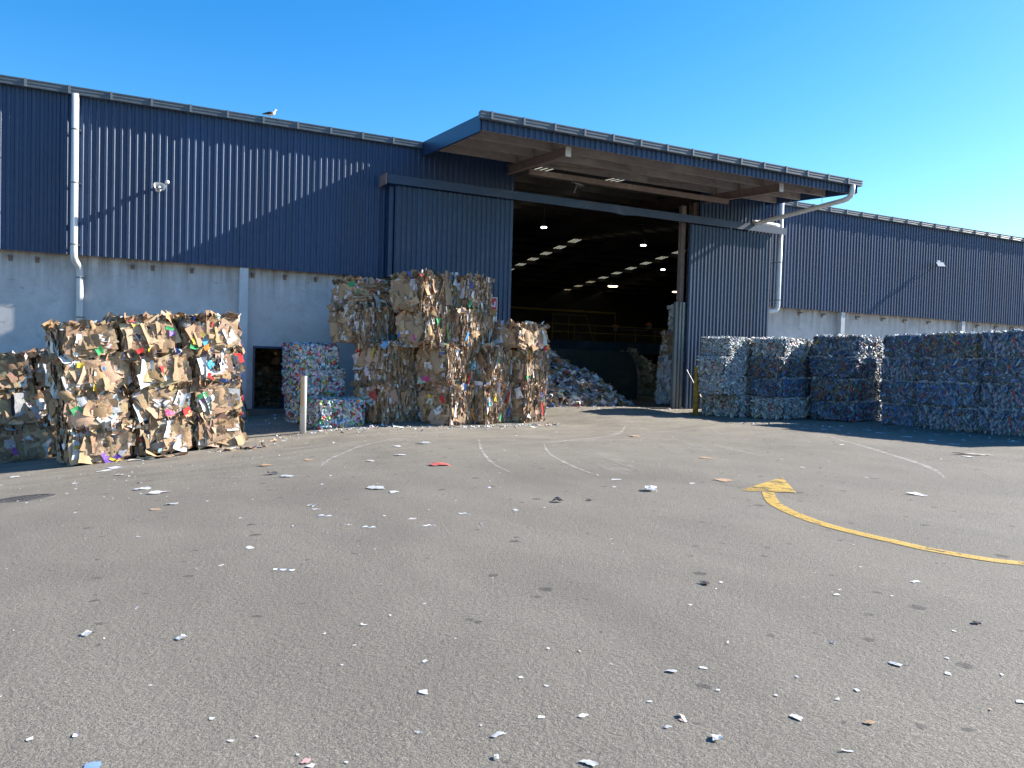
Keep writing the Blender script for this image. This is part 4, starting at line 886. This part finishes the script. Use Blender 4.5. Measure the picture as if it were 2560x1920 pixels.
# further columns turn toward the camera; their long side faces -X
for k, (yA, yB, xf) in enumerate([(18.62, 17.05, 23.85), (16.98, 15.0, 23.62), (14.92, 13.1, 23.55), (13.0, 11.2, 23.6)]):
    for r in range(4):
        L_ = yA-yB; z_ = g1(xf+.5, (yA+yB)/2)-.01+r*.772; off = rng.uniform(-.07, .07); H_ = .765
        lab = '%s bale in the %s, right stack of plastic bottles' % (ROWN[r], COLN[3+k])
        pet_bale(lab, (xf+off+.60, (yA+yB)/2+rng.uniform(-.03, .03), z_+.004), L_-.03, 1.2, H_, -90+rng.uniform(-2, 2)+(8 if k == 0 else 0), int(rng.integers(0, 4)))

for r in range(4):  # added column, blocks the sun from the front of the third column
    pet_bale('%s bale of the column added behind the fourth column to shade the third, right stack of plastic bottles' % ROWN[r], (26.7, 19.0, -.04+.772*r), 1.6, 1.7, .765, 3, r % 4)
# ------------------------------------------------------------------ inside the shed
IG = 'mixed paper bales just inside the right door jamb'
for (z0, h_, pal, x_, dx, lab) in [(.01, 1.02, PAL_W, 21.55, 0, 'bottom mixed paper bale inside the right door jamb'), (1.04, 1.08, PAL_W, 21.6, -.05, 'white paper bale second from the floor inside the right jamb'), (2.13, 1.05, PAL_C, 21.75, .1, 'brown cardboard bale third from the floor inside the right jamb'), (3.19, 1.15, PAL_W, 22.1, .3, 'topmost white paper bale inside the right door jamb')]:
    bale('paper_bale', lab, IG, (x_+.98, 28.0, z0), 1.5, 1.1, h_, 4+rng.uniform(-4, 4), 0, 'flat', (), pal, 'v', .9, 6)
def mound(name, label, c, rx, ry, h_, n, pal, szr, matr, cat='waste pile', T=None, F=None):
    root = empty(name, c); tag(root, label, cat)
    def hz(x, y):
        q = np.clip(1-np.sqrt((x/rx)**2+(y/ry)**2), 0, 1); return h_*(q**.85)+.12*np.sin(3*x+1)*np.sin(2.7*y)*(q > 0.03)
    k = 28; u = np.linspace(-1, 1, k+1); X_, Y_ = np.meshgrid(u*rx, u*ry, indexing='ij'); Z_ = hz(X_, Y_)-.10; i = np.arange((k+1)**2).reshape(k+1, k+1)
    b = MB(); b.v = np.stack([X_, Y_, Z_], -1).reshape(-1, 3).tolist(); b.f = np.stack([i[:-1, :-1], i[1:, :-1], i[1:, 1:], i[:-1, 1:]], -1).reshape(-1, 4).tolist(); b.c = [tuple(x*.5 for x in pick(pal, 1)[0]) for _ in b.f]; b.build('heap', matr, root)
    th = rng.uniform(0, 6.28, n); q = np.sqrt(rng.uniform(0, 1.05, n)); x = q*np.cos(th)*rx; y = q*np.sin(th)*ry; z = np.maximum(hz(x, y), 0)+rng.uniform(-.03, .05, n)
    s_ = rng.uniform(*szr, n); B = np.tile(np.eye(3), (n, 1, 1))
    V = place(T if T is not None else T_SH, B, rng.uniform(0, 6.28, n), rng.normal(0, .55, (n, 2)), np.stack([x, y, z], -1), np.stack([s_*rng.uniform(.7, 1.4, n), s_, s_], -1))
    o = from_mesh('loose_waste', np_mesh('loose_waste', V, F if F is not None else F_SH, pick(pal, n), matr), root); o['kind'] = 'stuff'
PAL_L = [(38, (.62, .63, .66)), (18, (.45, .46, .48)), (18, (.36, .25, .16)), (8, (.28, .19, .12)), (3, (.2, .3, .5)), (2, (.5, .1, .08)), (2, (.5, .42, .15)), (5, (.15, .15, .16))]
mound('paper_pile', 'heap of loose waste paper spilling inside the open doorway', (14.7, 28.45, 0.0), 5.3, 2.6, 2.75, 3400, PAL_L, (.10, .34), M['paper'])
mound('film_pile', 'pale heap of plastic film deep inside the shed', (27.2, 38.2, 0), 3.0, 3.0, 2.6, 1500, [(3, (.50, .48, .34)), (2, (.40, .40, .30)), (1, (.6, .58, .48))], (.15, .45), M['film'])
mound('waste_heap', 'dim heap of waste seen through the small doorway', (5.4, 30.0, 0), 3.4, 2.6, 2.3, 900, [(3, (.30, .26, .17)), (2, (.22, .17, .11)), (1, (.45, .42, .33))], (.15, .45), M['film'])
# steel push wall
pw = empty('bunker_wall', (21.6, 33.0, 0)); tag(pw, 'dark steel bunker wall with a rusty curved edge inside the shed', 'steel wall')
prof = [(-3.6, 0), (2.38, 0), (2.40, .5), (2.36, 1.2), (2.2, 1.75), (1.95, 2.2), (1.75, 2.38), (-3.6, 2.38)]
b = MB(); n = len(prof); b.add([(x, -.08, z) for x, z in prof]+[(x, .08, z) for x, z in prof], [tuple(range(n)), tuple(range(2*n-1, n-1, -1))]+[(i, (i+1) % n, n+(i+1) % n, n+i) for i in range(n)]); b.build('plate', m_var('dark_green_steel', (.04, .05, .045), .3, 2, .6), pw)
b = MB(); b.tube([(x+.02, -.09, z) for x, z in prof[1:7]], .045, 8); b.build('edge_pipe', M['rust'], pw)
# raised sorting platform
pf = empty('sorting_platform', (30.5, 46, 0)); tag(pf, 'raised blue sorting platform with yellow handrail inside the shed', 'platform')
b = MB(); b.box((0, 0, 2.85), (16, .3, .75)); b.box((0, 1.2, 3.17), (16, 2.4, .1)); b.build('deck_beam', M['bluesteel'], pf)
for x in (-7.5, -4.0, -.5, 3.0, 6.5):
    b = MB(); b.box((x, .2, 1.3), (.25, .25, 2.6)); b.build('leg', M['bluesteel'], pf)
for zz in (3.78, 4.30):
    b = MB(); b.tube([(-8, -.1, zz), (8, -.1, zz)], .028, 6); b.build('handrail', M['yellow'], pf)
for k in range(10):
    b = MB(); b.tube([(-7.6+k*1.7, -.1, 3.2), (-7.6+k*1.7, -.1, 4.3)], .028, 6); b.build('rail_post', M['yellow'], pf)
for x0, x1 in ((-8, 2.2),):
    b = MB(); b.tube([(x0, 1.9, 5.35), (x1, 1.9, 5.35)], .07, 6); b.build('upper_rail', M['yellow'], pf)
for x in (-7.9, 2.2):
    b = MB(); b.tube([(x, 1.9, 3.2), (x, 1.9, 5.35)], .05, 6); b.build('upper_post', M['yellow'], pf)
cg = empty('sorting_cabin', (29.2, 48.2, 3.22)); tag(cg, 'dark mesh cage on the sorting platform', 'cage')
b = MB(); b.box((0, .5, .9), (3.4, 1.4, 1.8)); b.build('screen', m_var('dark_screen', (.05, .045, .035), .3, 3, .8), cg)
b = MB()
for p0, p1 in (((-1.75, -.25, 0), (-1.75, -.25, 1.85)), ((1.75, -.25, 0), (1.0, -.25, 1.85)), ((-1.75, -.25, 1.85), (1.0, -.25, 1.85)), ((-.4, -.25, 0), (-.4, -.25, 1.85))): b.tube([p0, p1], .03, 6)
b.build('frame', M['yellow'], cg)
cv = empty('conveyor', (35.2, 47.4, 3.22)); tag(cv, 'dark conveyor housing behind the handrail', 'conveyor')
b = MB(); b.box((0, 0, .5), (5.5, 1.0, 1.0)); b.build('housing', m_var('brown_steel', (.06, .045, .035), .3, 3, .7), cv); b = MB(); b.box((0, -.52, .95), (5.6, .05, .1)); b.build('belt_edge', M['rust'], cv)
# high bay lamps
def lamp(loc, r, col, st, lab):
    root = empty('high_bay_lamp', loc); tag(root, lab, 'lamp'); m = mat('lamp_glow', col); n_ = N(m); n_.b.inputs['Emission Color'].default_value = (*col, 1); n_.b.inputs['Emission Strength'].default_value = st
    b = MB(); b.tube([(0, 0, -.02), (0, 0, .03)], [r*.9, r], 18); b.build('diffuser', m, root)
    b = MB(); b.tube([(0, 0, .035), (0, 0, .16), (0, 0, .3), (0, 0, .42)], [r*1.02, r*.7, .09, .08], 18); b.build('shade', M['black'], root)
    b = MB(); b.tube([(0, 0, .42), (0, 0, max(.5, roofz(loc[1])-loc[2]-.02))], .012, 6); b.build('rod', M['galv'], root)
lamp((19.5, 35.2, 8.55), .15, (1, .97, .9), 6, 'white high bay lamp nearest the doorway'); lamp((27.3, 37.4, 8.6), .16, (.95, 1, 1), 6, 'white high bay lamp right of the first one')
lamp((38.0, 56.2, 8.25), .42, (1, .86, .45), 4, 'large yellow high bay lamp low in the doorway view'); lamp((44.6, 55.9, 8.18), .40, (1, .62, .34), 3, 'orange high bay lamp beside the right door jamb'); lamp((36.3, 47.2, 8.75), .16, (.8, 1, .95), 6, 'small greenish lamp deep in the shed')

# people on the platform
def person(loc, rz, shirt, label, h_=1.72):
    root = empty('person', loc, (0, 0, rz)); tag(root, label, 'person'); s_ = h_/1.72
    me_ = bpy.data.meshes.new('body')
    J = {'pel': (0, 0, .95, .15), 'wst': (0, .0, 1.10, .135), 'ch': (0, .03, 1.32, .16), 'nk': (0, .06, 1.47, .065), 'hd': (0, .09, 1.58, .095), 'tp': (0, .09, 1.68, .07)}
    for sg, sx in (('l', -1), ('r', 1)):
        J.update({sg+'hip': (sx*.09, 0, .90, .105), sg+'kn': (sx*.10, .02, .50, .068), sg+'an': (sx*.10, -.02, .08, .048), sg+'to': (sx*.11, .14, .03, .04), sg+'sh': (sx*.19, .03, 1.40, .07), sg+'el': (sx*.25, .08, 1.14, .05), sg+'wr': (sx*.18, .30, 1.08, .035), sg+'ha': (sx*.16, .39, 1.07, .035)})
    k = list(J); E_ = [('pel', 'wst'), ('wst', 'ch'), ('ch', 'nk'), ('nk', 'hd'), ('hd', 'tp')]
    for sg in 'lr': E_ += [('pel', sg+'hip'), (sg+'hip', sg+'kn'), (sg+'kn', sg+'an'), (sg+'an', sg+'to'), ('ch', sg+'sh'), (sg+'sh', sg+'el'), (sg+'el', sg+'wr'), (sg+'wr', sg+'ha')]
    me_.from_pydata([[c*s_ for c in J[q][:3]] for q in k], [(k.index(a), k.index(b)) for a, b in E_], [])
    o = bpy.data.objects.new('body', me_); link(o, root); md = o.modifiers.new('skin', 'SKIN'); sv = me_.skin_vertices[0].data
    for i, q in enumerate(k): sv[i].radius = (J[q][3]*s_,)*2
    sv[0].use_root = True; o.modifiers.new('sub', 'SUBSURF').levels = 2; o.modifiers['sub'].render_levels = 2
    m = mat('clothes', (.045, .048, .055), .9); n_ = N(m); z = n_.sep(n_.coord('Object'))[2]
    n_.base(n_.mix(n_.math('GREATER_THAN', z, 1.50*s_), (.045, .048, .055), (.25, .14, .10))); me_.materials.append(m)
    b = MB(); 
    b.tube([(0, .0, 1.0*s_), (0, .01, 1.12*s_), (0, .03, 1.3*s_), (0, .045, 1.42*s_), (0, .05, 1.46*s_)], [.172*s_, .168*s_, .195*s_, .17*s_, .09*s_], 14, False); b.build('shirt', mat('grey_shirt', (.22, .24, .25), .9), root, True)
    b = MB(); b.tube([(-.22*s_, .03, 1.30*s_), (-.2*s_, .035, 1.40*s_), (-.1*s_, .05, 1.455*s_), (.1*s_, .05, 1.455*s_), (.2*s_, .035, 1.40*s_), (.22*s_, .03, 1.30*s_)], .085*s_, 10); b.build('shoulder_panel', mat('hi_vis_orange', shirt, .8), root, True)
    b = MB(); b.tube([(0, .08, 1.60*s_), (0, .085, 1.66*s_), (0, .09, 1.705*s_)], [.105*s_, .10*s_, .04*s_], 14); b.build('hair', mat('dark_hair', (.02, .017, .015), .9), root, True)
    return root
person((34.9, 46.75, 3.22), R_(8), (.75, .12, .03), 'person in grey and orange work shirt standing on the platform, seen from behind')
person((32.2, 47.1, 3.10), R_(-15), (.65, .16, .05), 'second person in orange partly hidden behind the platform handrail', 1.6)

# ------------------------------------------------------------------ bollards, pole
bl = empty('bollard', (4.72, 21.84, g1(4.72, 21.84))); tag(bl, 'tall white steel bollard with a yellowed top before the can bales', 'bollard')
m = m_var('bollard_paint', (.5, .5, .48), .1, 8, .55); n_ = N(m); z = n_.sep(n_.coord('Object'))
nz = n_.noise(n_.coord('Object'), 6, 4); k = n_.math('ADD', z[2], n_.math('MULTIPLY', nz, .8))
side = n_.mr(z[0], -.05, .03, 1, 0)
c_ = n_.mix(n_.math('MULTIPLY', n_.mr(k, .9, 1.3, 0, .9), side), (.56, .55, .52), (.50, .34, .16)); n_.base(c_)
b = MB(); b.tube([(0, 0, -.2), (0, 0, 1.55), (0, 0, 1.57)], [.085, .085, .083], 20); b.build('post', m, bl, True)
b = MB(); b.tube([(0, 0, 1.571), (0, 0, 1.583)], [.088, .06], 20); b.build('cap', M['galv'], bl, True)
yb = empty('bollard', (19.42, 23.0, g1(19.42, 23.0))); tag(yb, 'rusty yellow bollard between the door jamb and the plastic bales', 'bollard')
m = m_rust('flaking_yellow', (.05, .03, .02), (.55, .33, .04), 6); b = MB(); b.tube([(0, 0, -.2), (0, 0, 1.80), (0, 0, 1.82)], [.10, .10, .097], 18); b.build('post', m, yb, True)
b = MB(); b.tube([(0, 0, 1.822), (0, 0, 1.84)], [.102, .07], 18); b.build('cap', M['rust'], yb, True)
pl = empty('striped_pole', (3.75, 25.75, g1(3.75, 25.75))); tag(pl, 'black and yellow striped pole leaning by the wall post', 'pole')
for k in range(6):
    b = MB(); p0 = Vector((.12-.05*k, .05+.035*k, .0+.22*k)); p1 = Vector((.12-.05*(k+1), .05+.035*(k+1), .22*(k+1))); b.tube([p0, p1], .03, 8); b.build('band', M['black'] if k % 2 else M['yellow'], pl)

# ------------------------------------------------------------------ litter
LITTER = [(0.67, 12.87, 0.31, 'white'), (0.46, 13.65, 0.26, 'film'), (0.75, 11.26, 0.15, 'film'), (0.11, 18.4, 0.29, 'lilac'), (-0.1, 17.91, 0.28, 'white'), (0.16, 16.78, 0.16, 'film'), (-1.71, 18.72, 0.21, 'white'), (-0.54, 15.93, 0.12, 'film'), (2.68, 15.69, 0.22, 'brown'), (5.37, 13.35, 0.34, 'red'), (5.3, 15.34, 0.21, 'white'), (5.81, 16.97, 0.18, 'white'), (6.53, 17.28, 0.32, 'film'), (3.5, 11.17, 0.27, 'film'), (3.6, 10.66, 0.16, 'white'), (2.3, 10.0, 0.15, 'shred'), (2.23, 9.1, 0.19, 'strip'), (2.27, 9.67, 0.11, 'strip'), (2.47, 8.15, 0.17, 'strip'), (2.33, 8.41, 0.08, 'strip'), (2.02, 8.08, 0.07, 'shred'), (2.08, 7.9, 0.06, 'shred'), (1.79, 8.62, 0.08, 'shred'), (1.36, 9.48, 0.07, 'shred'), (3.74, 8.49, 0.16, 'strip'), (3.09, 7.96, 0.15, 'strip'), (3.09, 8.47, 0.08, 'round'), (1.18, 7.64, 0.1, 'white'), (1.29, 6.57, 0.17, 'strip'), (1.18, 11.28, 0.06, 'white'), (-0.11, 5.41, 0.06, 'crumple'), (0.4, 5.1, 0.06, 'crumple'), (1.45, 3.75, 0.07, 'white'), (0.44, 3.87, 0.03, 'white'), (-0.3, 3.98, 0.04, 'white'), (1.59, 3.16, 0.08, 'film'), (1.49, 2.97, 0.04, 'crumple'), (0.75, 3.28, 0.05, 'pink'), (-0.05, 3.6, 0.08, 'blue'), (0.76, 3.23, 0.04, 'white'), (1.27, 3.33, 0.04, 'shred'), (0.49, 3.6, 0.03, 'white'), (0.2, 4.41, 0.02, 'white'), (1.32, 4.57, 0.03, 'white'), (1.17, 4.29, 0.02, 'white'), (2.0, 5.2, 0.03, 'white'), (-0.75, 7.63, 0.02, 'white'), (0.27, 8.76, 0.07, 'shred'), (2.55, 14.11, 0.16, 'dark'), (1.56, 3.28, 0.02, 'white'), (0.73, 3.35, 0.02, 'white'), (0.9, 3.2, 0.02, 'white'), (3.56, 15.86, 0.16, 'brown'), (4.5, 14.77, 0.16, 'white'), (0.52, 10.85, 0.12, 'brown'), (2.68, 13.57, 0.24, 'film'), (8.78, 9.64, 0.26, 'brown'), (6.96, 9.15, 0.2, 'crumple'), (5.22, 8.83, 0.14, 'dark'), (5.66, 8.75, 0.08, 'dark'), (7.17, 10.33, 0.15, 'white'), (8.04, 9.54, 0.11, 'white'), (4.42, 8.49, 0.08, 'white'), (4.24, 4.83, 0.08, 'dark'), (10.46, 7.45, 0.24, 'white'), (4.08, 3.0, 0.1, 'film'), (2.81, 3.45, 0.08, 'film'), (3.01, 3.42, 0.05, 'white'), (4.05, 3.42, 0.06, 'shred'), (2.48, 2.71, 0.07, 'crumple'), (3.27, 2.53, 0.06, 'brown'), (1.83, 2.76, 0.08, 'film'), (2.99, 2.72, 0.07, 'white'), (2.35, 2.9, 0.04, 'film'), (2.05, 3.17, 0.06, 'white'), (1.86, 3.24, 0.04, 'white'), (2.87, 3.14, 0.03, 'white'), (3.36, 2.79, 0.04, 'white'), (4.23, 2.78, 0.05, 'white'), (5.29, 3.29, 0.06, 'dark'), (4.21, 2.37, 0.05, 'white'), (3.4, 3.1, 0.03, 'film'), (3.1, 2.96, 0.03, 'white'), (3.55, 2.83, 0.04, 'white'), (2.45, 3.17, 0.03, 'white'), (2.07, 3.56, 0.03, 'white'), (4.99, 3.25, 0.04, 'white'), (16.4, 10.55, 0.25, 'white'), (16.89, 10.74, 0.81, 'brownstrip'), (15.99, 13.48, 0.17, 'white'), (2.46, 2.93, 0.03, 'pink'), (4.5, 2.64, 0.04, 'white'), (2.0, 3.72, 0.03, 'white'), (10.84, 12.45, 0.24, 'brown'), (12.65, 17.42, 0.25, 'brown'), (11.52, 10.58, 0.11, 'white'), (6.67, 9.66, 0.07, 'white'), (11.4, 9.09, 0.08, 'white'), (5.91, 4.73, 0.03, 'white'), (4.46, 2.94, 0.03, 'white'), (19.36, 17.0, 0.27, 'sheet'), (19.79, 16.89, 0.17, 'sheet'), (18.91, 15.72, 0.14, 'sheet'), (20.65, 16.44, 0.2, 'sheet'), (20.02, 15.56, 0.3, 'sheet'), (21.25, 14.66, 0.23, 'sheet'), (19.27, 13.39, 0.25, 'sheet'), (18.81, 12.47, 0.26, 'sheet'), (20.36, 13.24, 0.17, 'sheet'), (21.23, 12.49, 0.25, 'sheet'), (23.31, 16.77, 0.21, 'sheet'), (19.12, 17.53, 0.2, 'sheet'), (19.61, 14.35, 0.29, 'sheet'), (20.72, 12.71, 0.11, 'sheet')]
LC = {'white': (.60, .60, .585), 'film': (.52, .53, .535), 'lilac': (.60, .56, .74), 'brown': (.40, .27, .17), 'red': (.62, .16, .13), 'shred': (.72, .72, .74), 'strip': (.70, .70, .69), 'round': (.6, .58, .55), 'crumple': (.66, .66, .65), 'pink': (.62, .38, .36), 'blue': (.22, .34, .62), 'dark': (.07, .07, .07), 'brownstrip': (.55, .47, .38), 'sheet': (.62, .64, .68)}
UNIQ = {(0.67, 12.87): 'large flat white board lying in front of the left stack', (0.46, 13.65): 'crumpled clear plastic beside the flat white board', (0.11, 18.4): 'lilac and white sheet near the foot of the left stack', (5.37, 13.35): 'red and white torn wrapper in the middle of the yard', (3.5, 11.17): 'crumpled clear plastic bottle wrap in the middle yard', (1.29, 6.57): 'long curled white paper strip alone in the near yard', (8.78, 9.64): 'curled brown cardboard scrap left of the yellow arrowhead', (6.96, 9.15): 'crumpled black and white packet left of the yellow arrow', (10.46, 7.45): 'white tube-like scrap right of the arrowhead', (-0.05, 3.6): 'blue scrap at the bottom left edge of the picture', (0.75, 3.28): 'pinkish scrap at the bottom edge of the picture', (16.89, 10.74): 'long pale cardboard strip beyond the yellow line on the right', (4.24, 4.83): 'small dark scrap in the middle of the near yard', (5.29, 3.29): 'flat dark pebble-like scrap at the right of the near yard', (2.55, 14.11): 'dark scrap in the yard before the left stack', (4.08, 3.0): 'large flattened white film scrap in the right foreground', (1.83, 2.76): 'torn white film at the bottom edge right of centre', (3.27, 2.53): 'curled brown leaf-like scrap in the right foreground', (2.48, 2.71): 'crumpled white tissue in the right foreground', (2.68, 15.69): 'brown cardboard scrap before the left stack', (5.22, 8.83): 'dark crumpled foil left of the black and white packet'}
GEN = {'white': ('scrap of torn white paper lying loose on the asphalt', 'torn white paper scraps on the yard'), 'film': ('flattened piece of clear plastic film on the asphalt', 'clear film scraps on the yard'), 'shred': ('small tangle of shredded paper on the asphalt', 'shredded paper tangles on the yard'), 'strip': ('narrow wavy white paper strip in the middle yard', 'white paper strips on the yard'), 'crumple': ('crumpled ball of white paper on the near asphalt', 'crumpled paper balls on the yard'), 'brown': ('piece of brown cardboard lying on the open asphalt', 'brown cardboard scraps on the yard'), 'sheet': ('flat paper sheet in the shadow of the plastic bales', 'paper sheets in the right stack shadow'), 'dark': ('small black scrap lying on the asphalt', 'dark scraps on the yard'), 'pink': ('small pale pink scrap in the right foreground', 'pink scraps on the yard'), 'round': ('small round white lid in the middle yard', 'lids on the yard')}
NAMES = {'white': 'paper_scrap', 'film': 'plastic_scrap', 'shred': 'paper_shred', 'strip': 'paper_strip', 'crumple': 'crumpled_paper', 'brown': 'cardboard_scrap', 'sheet': 'paper_sheet', 'dark': 'dark_scrap', 'pink': 'paper_scrap', 'round': 'lid', 'lilac': 'paper_sheet', 'red': 'wrapper', 'blue': 'wrapper', 'brownstrip': 'cardboard_strip'}
T_LF, F_LF = sheets(7, 6, 10, .018, .10); T_CR, F_CR = sheets(7, 7, 8, .13, .35); T_FM, F_FM = sheets(8, 7, 8, .035, .12)
def outline(T):   # ragged, non square outline
    T = T.copy()
    for t in T:
        a = np.arctan2(t[:, 1], t[:, 0]); r = np.hypot(t[:, 0], t[:, 1]); k = 1+.10*np.sin(3*a+rng.uniform(0, 6))+.07*np.sin(7*a+rng.uniform(0, 6)); sq = np.maximum(np.abs(np.cos(a)), np.abs(np.sin(a)))**.25; t[:, 0] += .25*t[:, 1]*rng.uniform(-1, 1)
        t[:, 0] *= k*sq; t[:, 1] *= k*sq
    return T
T_LF = outline(T_LF); T_FM = outline(T_FM); LM = {}
for (x_, y_, s_, kd) in LITTER:
    col = np.array([LC[kd]])*rng.uniform(.85, 1.08); sz = max(s_, .02)
    i = int(rng.integers(0, 8))
    if kd in ('shred', 'strip'):
        key = (kd, int(rng.integers(0, 4)))
        if key not in LM:
            VV = []; n = 9 if kd == 'shred' else 1
            for q in range(n):
                L_ = 1.0 if kd == 'strip' else rng.uniform(.35, .8); a0 = rng.uniform(0, 6.28) if kd == 'shred' else 0; t = np.linspace(-.5, .5, 11)*L_
                wv = .09*np.sin(t*rng.uniform(6, 14)+rng.uniform(0, 6)); zz = .03+.05*np.abs(np.sin(t*rng.uniform(4, 9)+rng.uniform(0, 3))); wd = .05 if kd == 'shred' else .075
                px_ = np.stack([t*math.cos(a0)-wv*math.sin(a0), t*math.sin(a0)+wv*math.cos(a0)], -1); nn = np.array([-math.sin(a0), math.cos(a0)]); off = rng.normal(0, .12, 2)*(kd == 'shred')
                VV.append(np.concatenate([np.stack([*(px_+nn*wd/2*sg+off).T, zz+.02*sg], -1) for sg in (-1, 1)]))
            LM[key] = np_mesh(NAMES[kd], np.array(VV), np.array([(k, k+1, k+12, k+11) for k in range(10)]), np.tile(col, (n, 1)), M['paper'])
        me_ = LM[key]; zs = sz; zo = -.02*sz
    else:
        T, F_ = (T_CR, F_CR) if kd in ('crumple', 'dark') else (T_FM, F_FM) if kd in ('film', 'red') else (T_LF, F_LF)
        key = (kd, i)
        if key not in LM: LM[key] = np_mesh(NAMES[kd], T[i:i+1]-np.array([0, 0, T[i][:, 2].min()]), F_, col, M['film'] if kd in ('film', 'red', 'blue') else M['paper'])
        me_ = LM[key]; zs = sz*{'crumple': .40, 'dark': .35, 'brown': .6, 'film': .45, 'red': .5}.get(kd, .35); zo = .0
    sy = sz*(.16 if kd == 'brownstrip' else .55 if kd in ('sheet',) else .85)*1.15 if kd not in ('strip',) else sz*1.1
    sx = sz*1.0; sy *= rng.uniform(.5, 1.0) if kd in ('white', 'film', 'crumple') else 1.0
    if y_ < 4: sx *= .85; sy *= .85; zs *= .8
    o = from_mesh(NAMES[kd], me_, None, (x_, y_, g1(x_, y_)+.004+max(0, zo)), (0, 0, rng.uniform(0, 6.28) if kd not in ('strip', 'brownstrip') else R_(-27)+rng.uniform(-.3, .3)), (sx, sy, zs))
    if (x_, y_) in UNIQ: tag(o, UNIQ[(x_, y_)], 'litter')
    else:
        zn = 'in the near foreground' if y_ < 4 else 'between the foreground and the stacks' if y_ < 12 else 'close before the stacks'
        zs_ = 'at the left' if x_ < y_*.25 else 'in the middle' if x_ < y_*.9 else 'at the right'
        if kd in ('white', 'film', 'shred', 'crumple') and kd in GEN: tag(o, GEN[kd][0].replace(' on the near asphalt', '').replace(' on the asphalt', '').replace(' lying loose', '')+' '+zn+' '+zs_, 'litter', GEN[kd][1])
        else: tag(o, *((GEN[kd][0], 'litter', GEN[kd][1]) if kd in GEN else ('loose scrap on the asphalt', 'litter')))
# tiny bits no one could count
def bits(name, label, pts, smin, smax, pal, matr, tilt=.15):
    n = len(pts); pos = np.concatenate([pts, (G(pts[:, 0], pts[:, 1])+.006)[:, None]], 1); s_ = np.clip(rng.lognormal(math.log(smin*1.6), .5, n), smin, smax)
    V = place(T_SH, np.tile(np.eye(3), (n, 1, 1)), rng.uniform(0, 6.28, n), rng.normal(0, tilt, (n, 2)), pos, np.stack([s_*rng.uniform(.6, 1.6, n), s_*rng.uniform(.4, 1, n), s_*.5], -1))
    V[:, :, 2] = np.maximum(V[:, :, 2], G(V[:, :, 0], V[:, :, 1])+.004)
    o = from_mesh(name, np_mesh(name, V, F_SH, pick(pal, n), matr)); tag(o, label, 'litter', None, 'stuff')
PL = [(14, (.68, .68, .67)), (5, (.55, .53, .50)), (3, (.40, .29, .19)), (1, (.3, .4, .6)), (.5, (.5, .2, .15))]
def rnd(n, x0, x1, y0, y1): return np.stack([rng.uniform(x0, x1, n), rng.uniform(y0, y1, n)], -1)
bits('paper_bits', 'tiny white paper bits strewn over the yard', np.concatenate([rnd(260, -3, 20, 10, 20), rnd(170, -2, 4, 12, 18), rnd(45, -1, 8, 4, 10), rnd(90, 6, 22, 9, 19), rnd(120, 0, 6, 16.5, 20.5), rnd(26, -.5, 6, 2.2, 5)]), .012, .07, PL, M['paper'])
# drifts along the foot of the stacks
def along(p0, p1, n, s_): 
    t = rng.uniform(0, 1, n)[:, None]; return np.array(p0)*(1-t)+np.array(p1)*t+rng.normal(0, s_, (n, 2))
bits('paper_drift', 'white paper litter drifted along the foot of the middle stack', np.concatenate([along((5.4, 21.9), (6.8, 22.0), 90, .15), along((6.8, 22.2), (9, 21.65), 150, .14), along((9, 21.55), (12.7, 21.75), 330, .15), along((5, 21.3), (12, 21.0), 60, .3)]), .03, .2, PL, M['paper'], .6)
bits('paper_drift', 'litter drifted along the foot of the left stack', np.concatenate([along((-1, 19.9), (3.2, 19.6), 110, .2), along((3.2, 20), (4.6, 22), 80, .3), along((3.6, 23), (4.8, 25.5), 50, .35)]), .03, .16, [(6, (.6, .6, .6)), (8, (.38, .26, .16)), (1, (.2, .3, .6))], M['paper'], .5)
bits('paper_drift', 'scraps scattered in the shadow of the plastic bales', np.concatenate([along((18.8, 20), (22, 17), 120, .4), along((21.9, 16.5), (21.6, 10.5), 80, .5), along((13, 25), (20.5, 25.2), 160, .45), along((20, 24), (20.6, 25.3), 40, .2)]), .03, .2, [(6, (.62, .63, .66)), (3, (.45, .44, .42)), (2, (.36, .25, .16))], M['paper'], .4)
bits('cardboard_drift', 'folded cardboard pieces at the foot of the left stack', np.concatenate([along((2.4, 19.55), (3.3, 19.6), 16, .12), along((.8, 19.75), (1.6, 19.65), 9, .1)]), .15, .36, [(6, (.42, .28, .17)), (1, (.6, .58, .55))], M['paper'], .35)
# white sheet drifts with height on the middle stack ledge
def ledge(p0, p1, n, z, name, label):
    t = rng.uniform(0, 1, n)[:, None]; q = np.array(p0)*(1-t)+np.array(p1)*t+rng.normal(0, .07, (n, 2)); pos = np.concatenate([q, np.full((n, 1), z)+rng.uniform(0, .05, (n, 1))], 1); s_ = rng.uniform(.08, .26, n)
    V = place(T_SH, np.tile(np.eye(3), (n, 1, 1)), rng.uniform(0, 6.28, n), rng.normal(0, .5, (n, 2)), pos, np.stack([s_, s_*.8, s_], -1)); o = from_mesh(name, np_mesh(name, V, F_SH, pick([(6, (.7, .7, .7)), (3, (.45, .31, .2)), (1, (.15, .4, .65))], n), M['paper'])); tag(o, label, 'litter', None, 'stuff')
ledge((7.2, 22.62), (9.0, 22.9), 70, 2.17, 'paper_drift', 'white scraps lying on the ledge of the middle stack')
ledge((9.1, 22.1), (12.0, 22.9), 90, 2.2, 'paper_drift', 'paper scraps along the second row top of the middle stack')
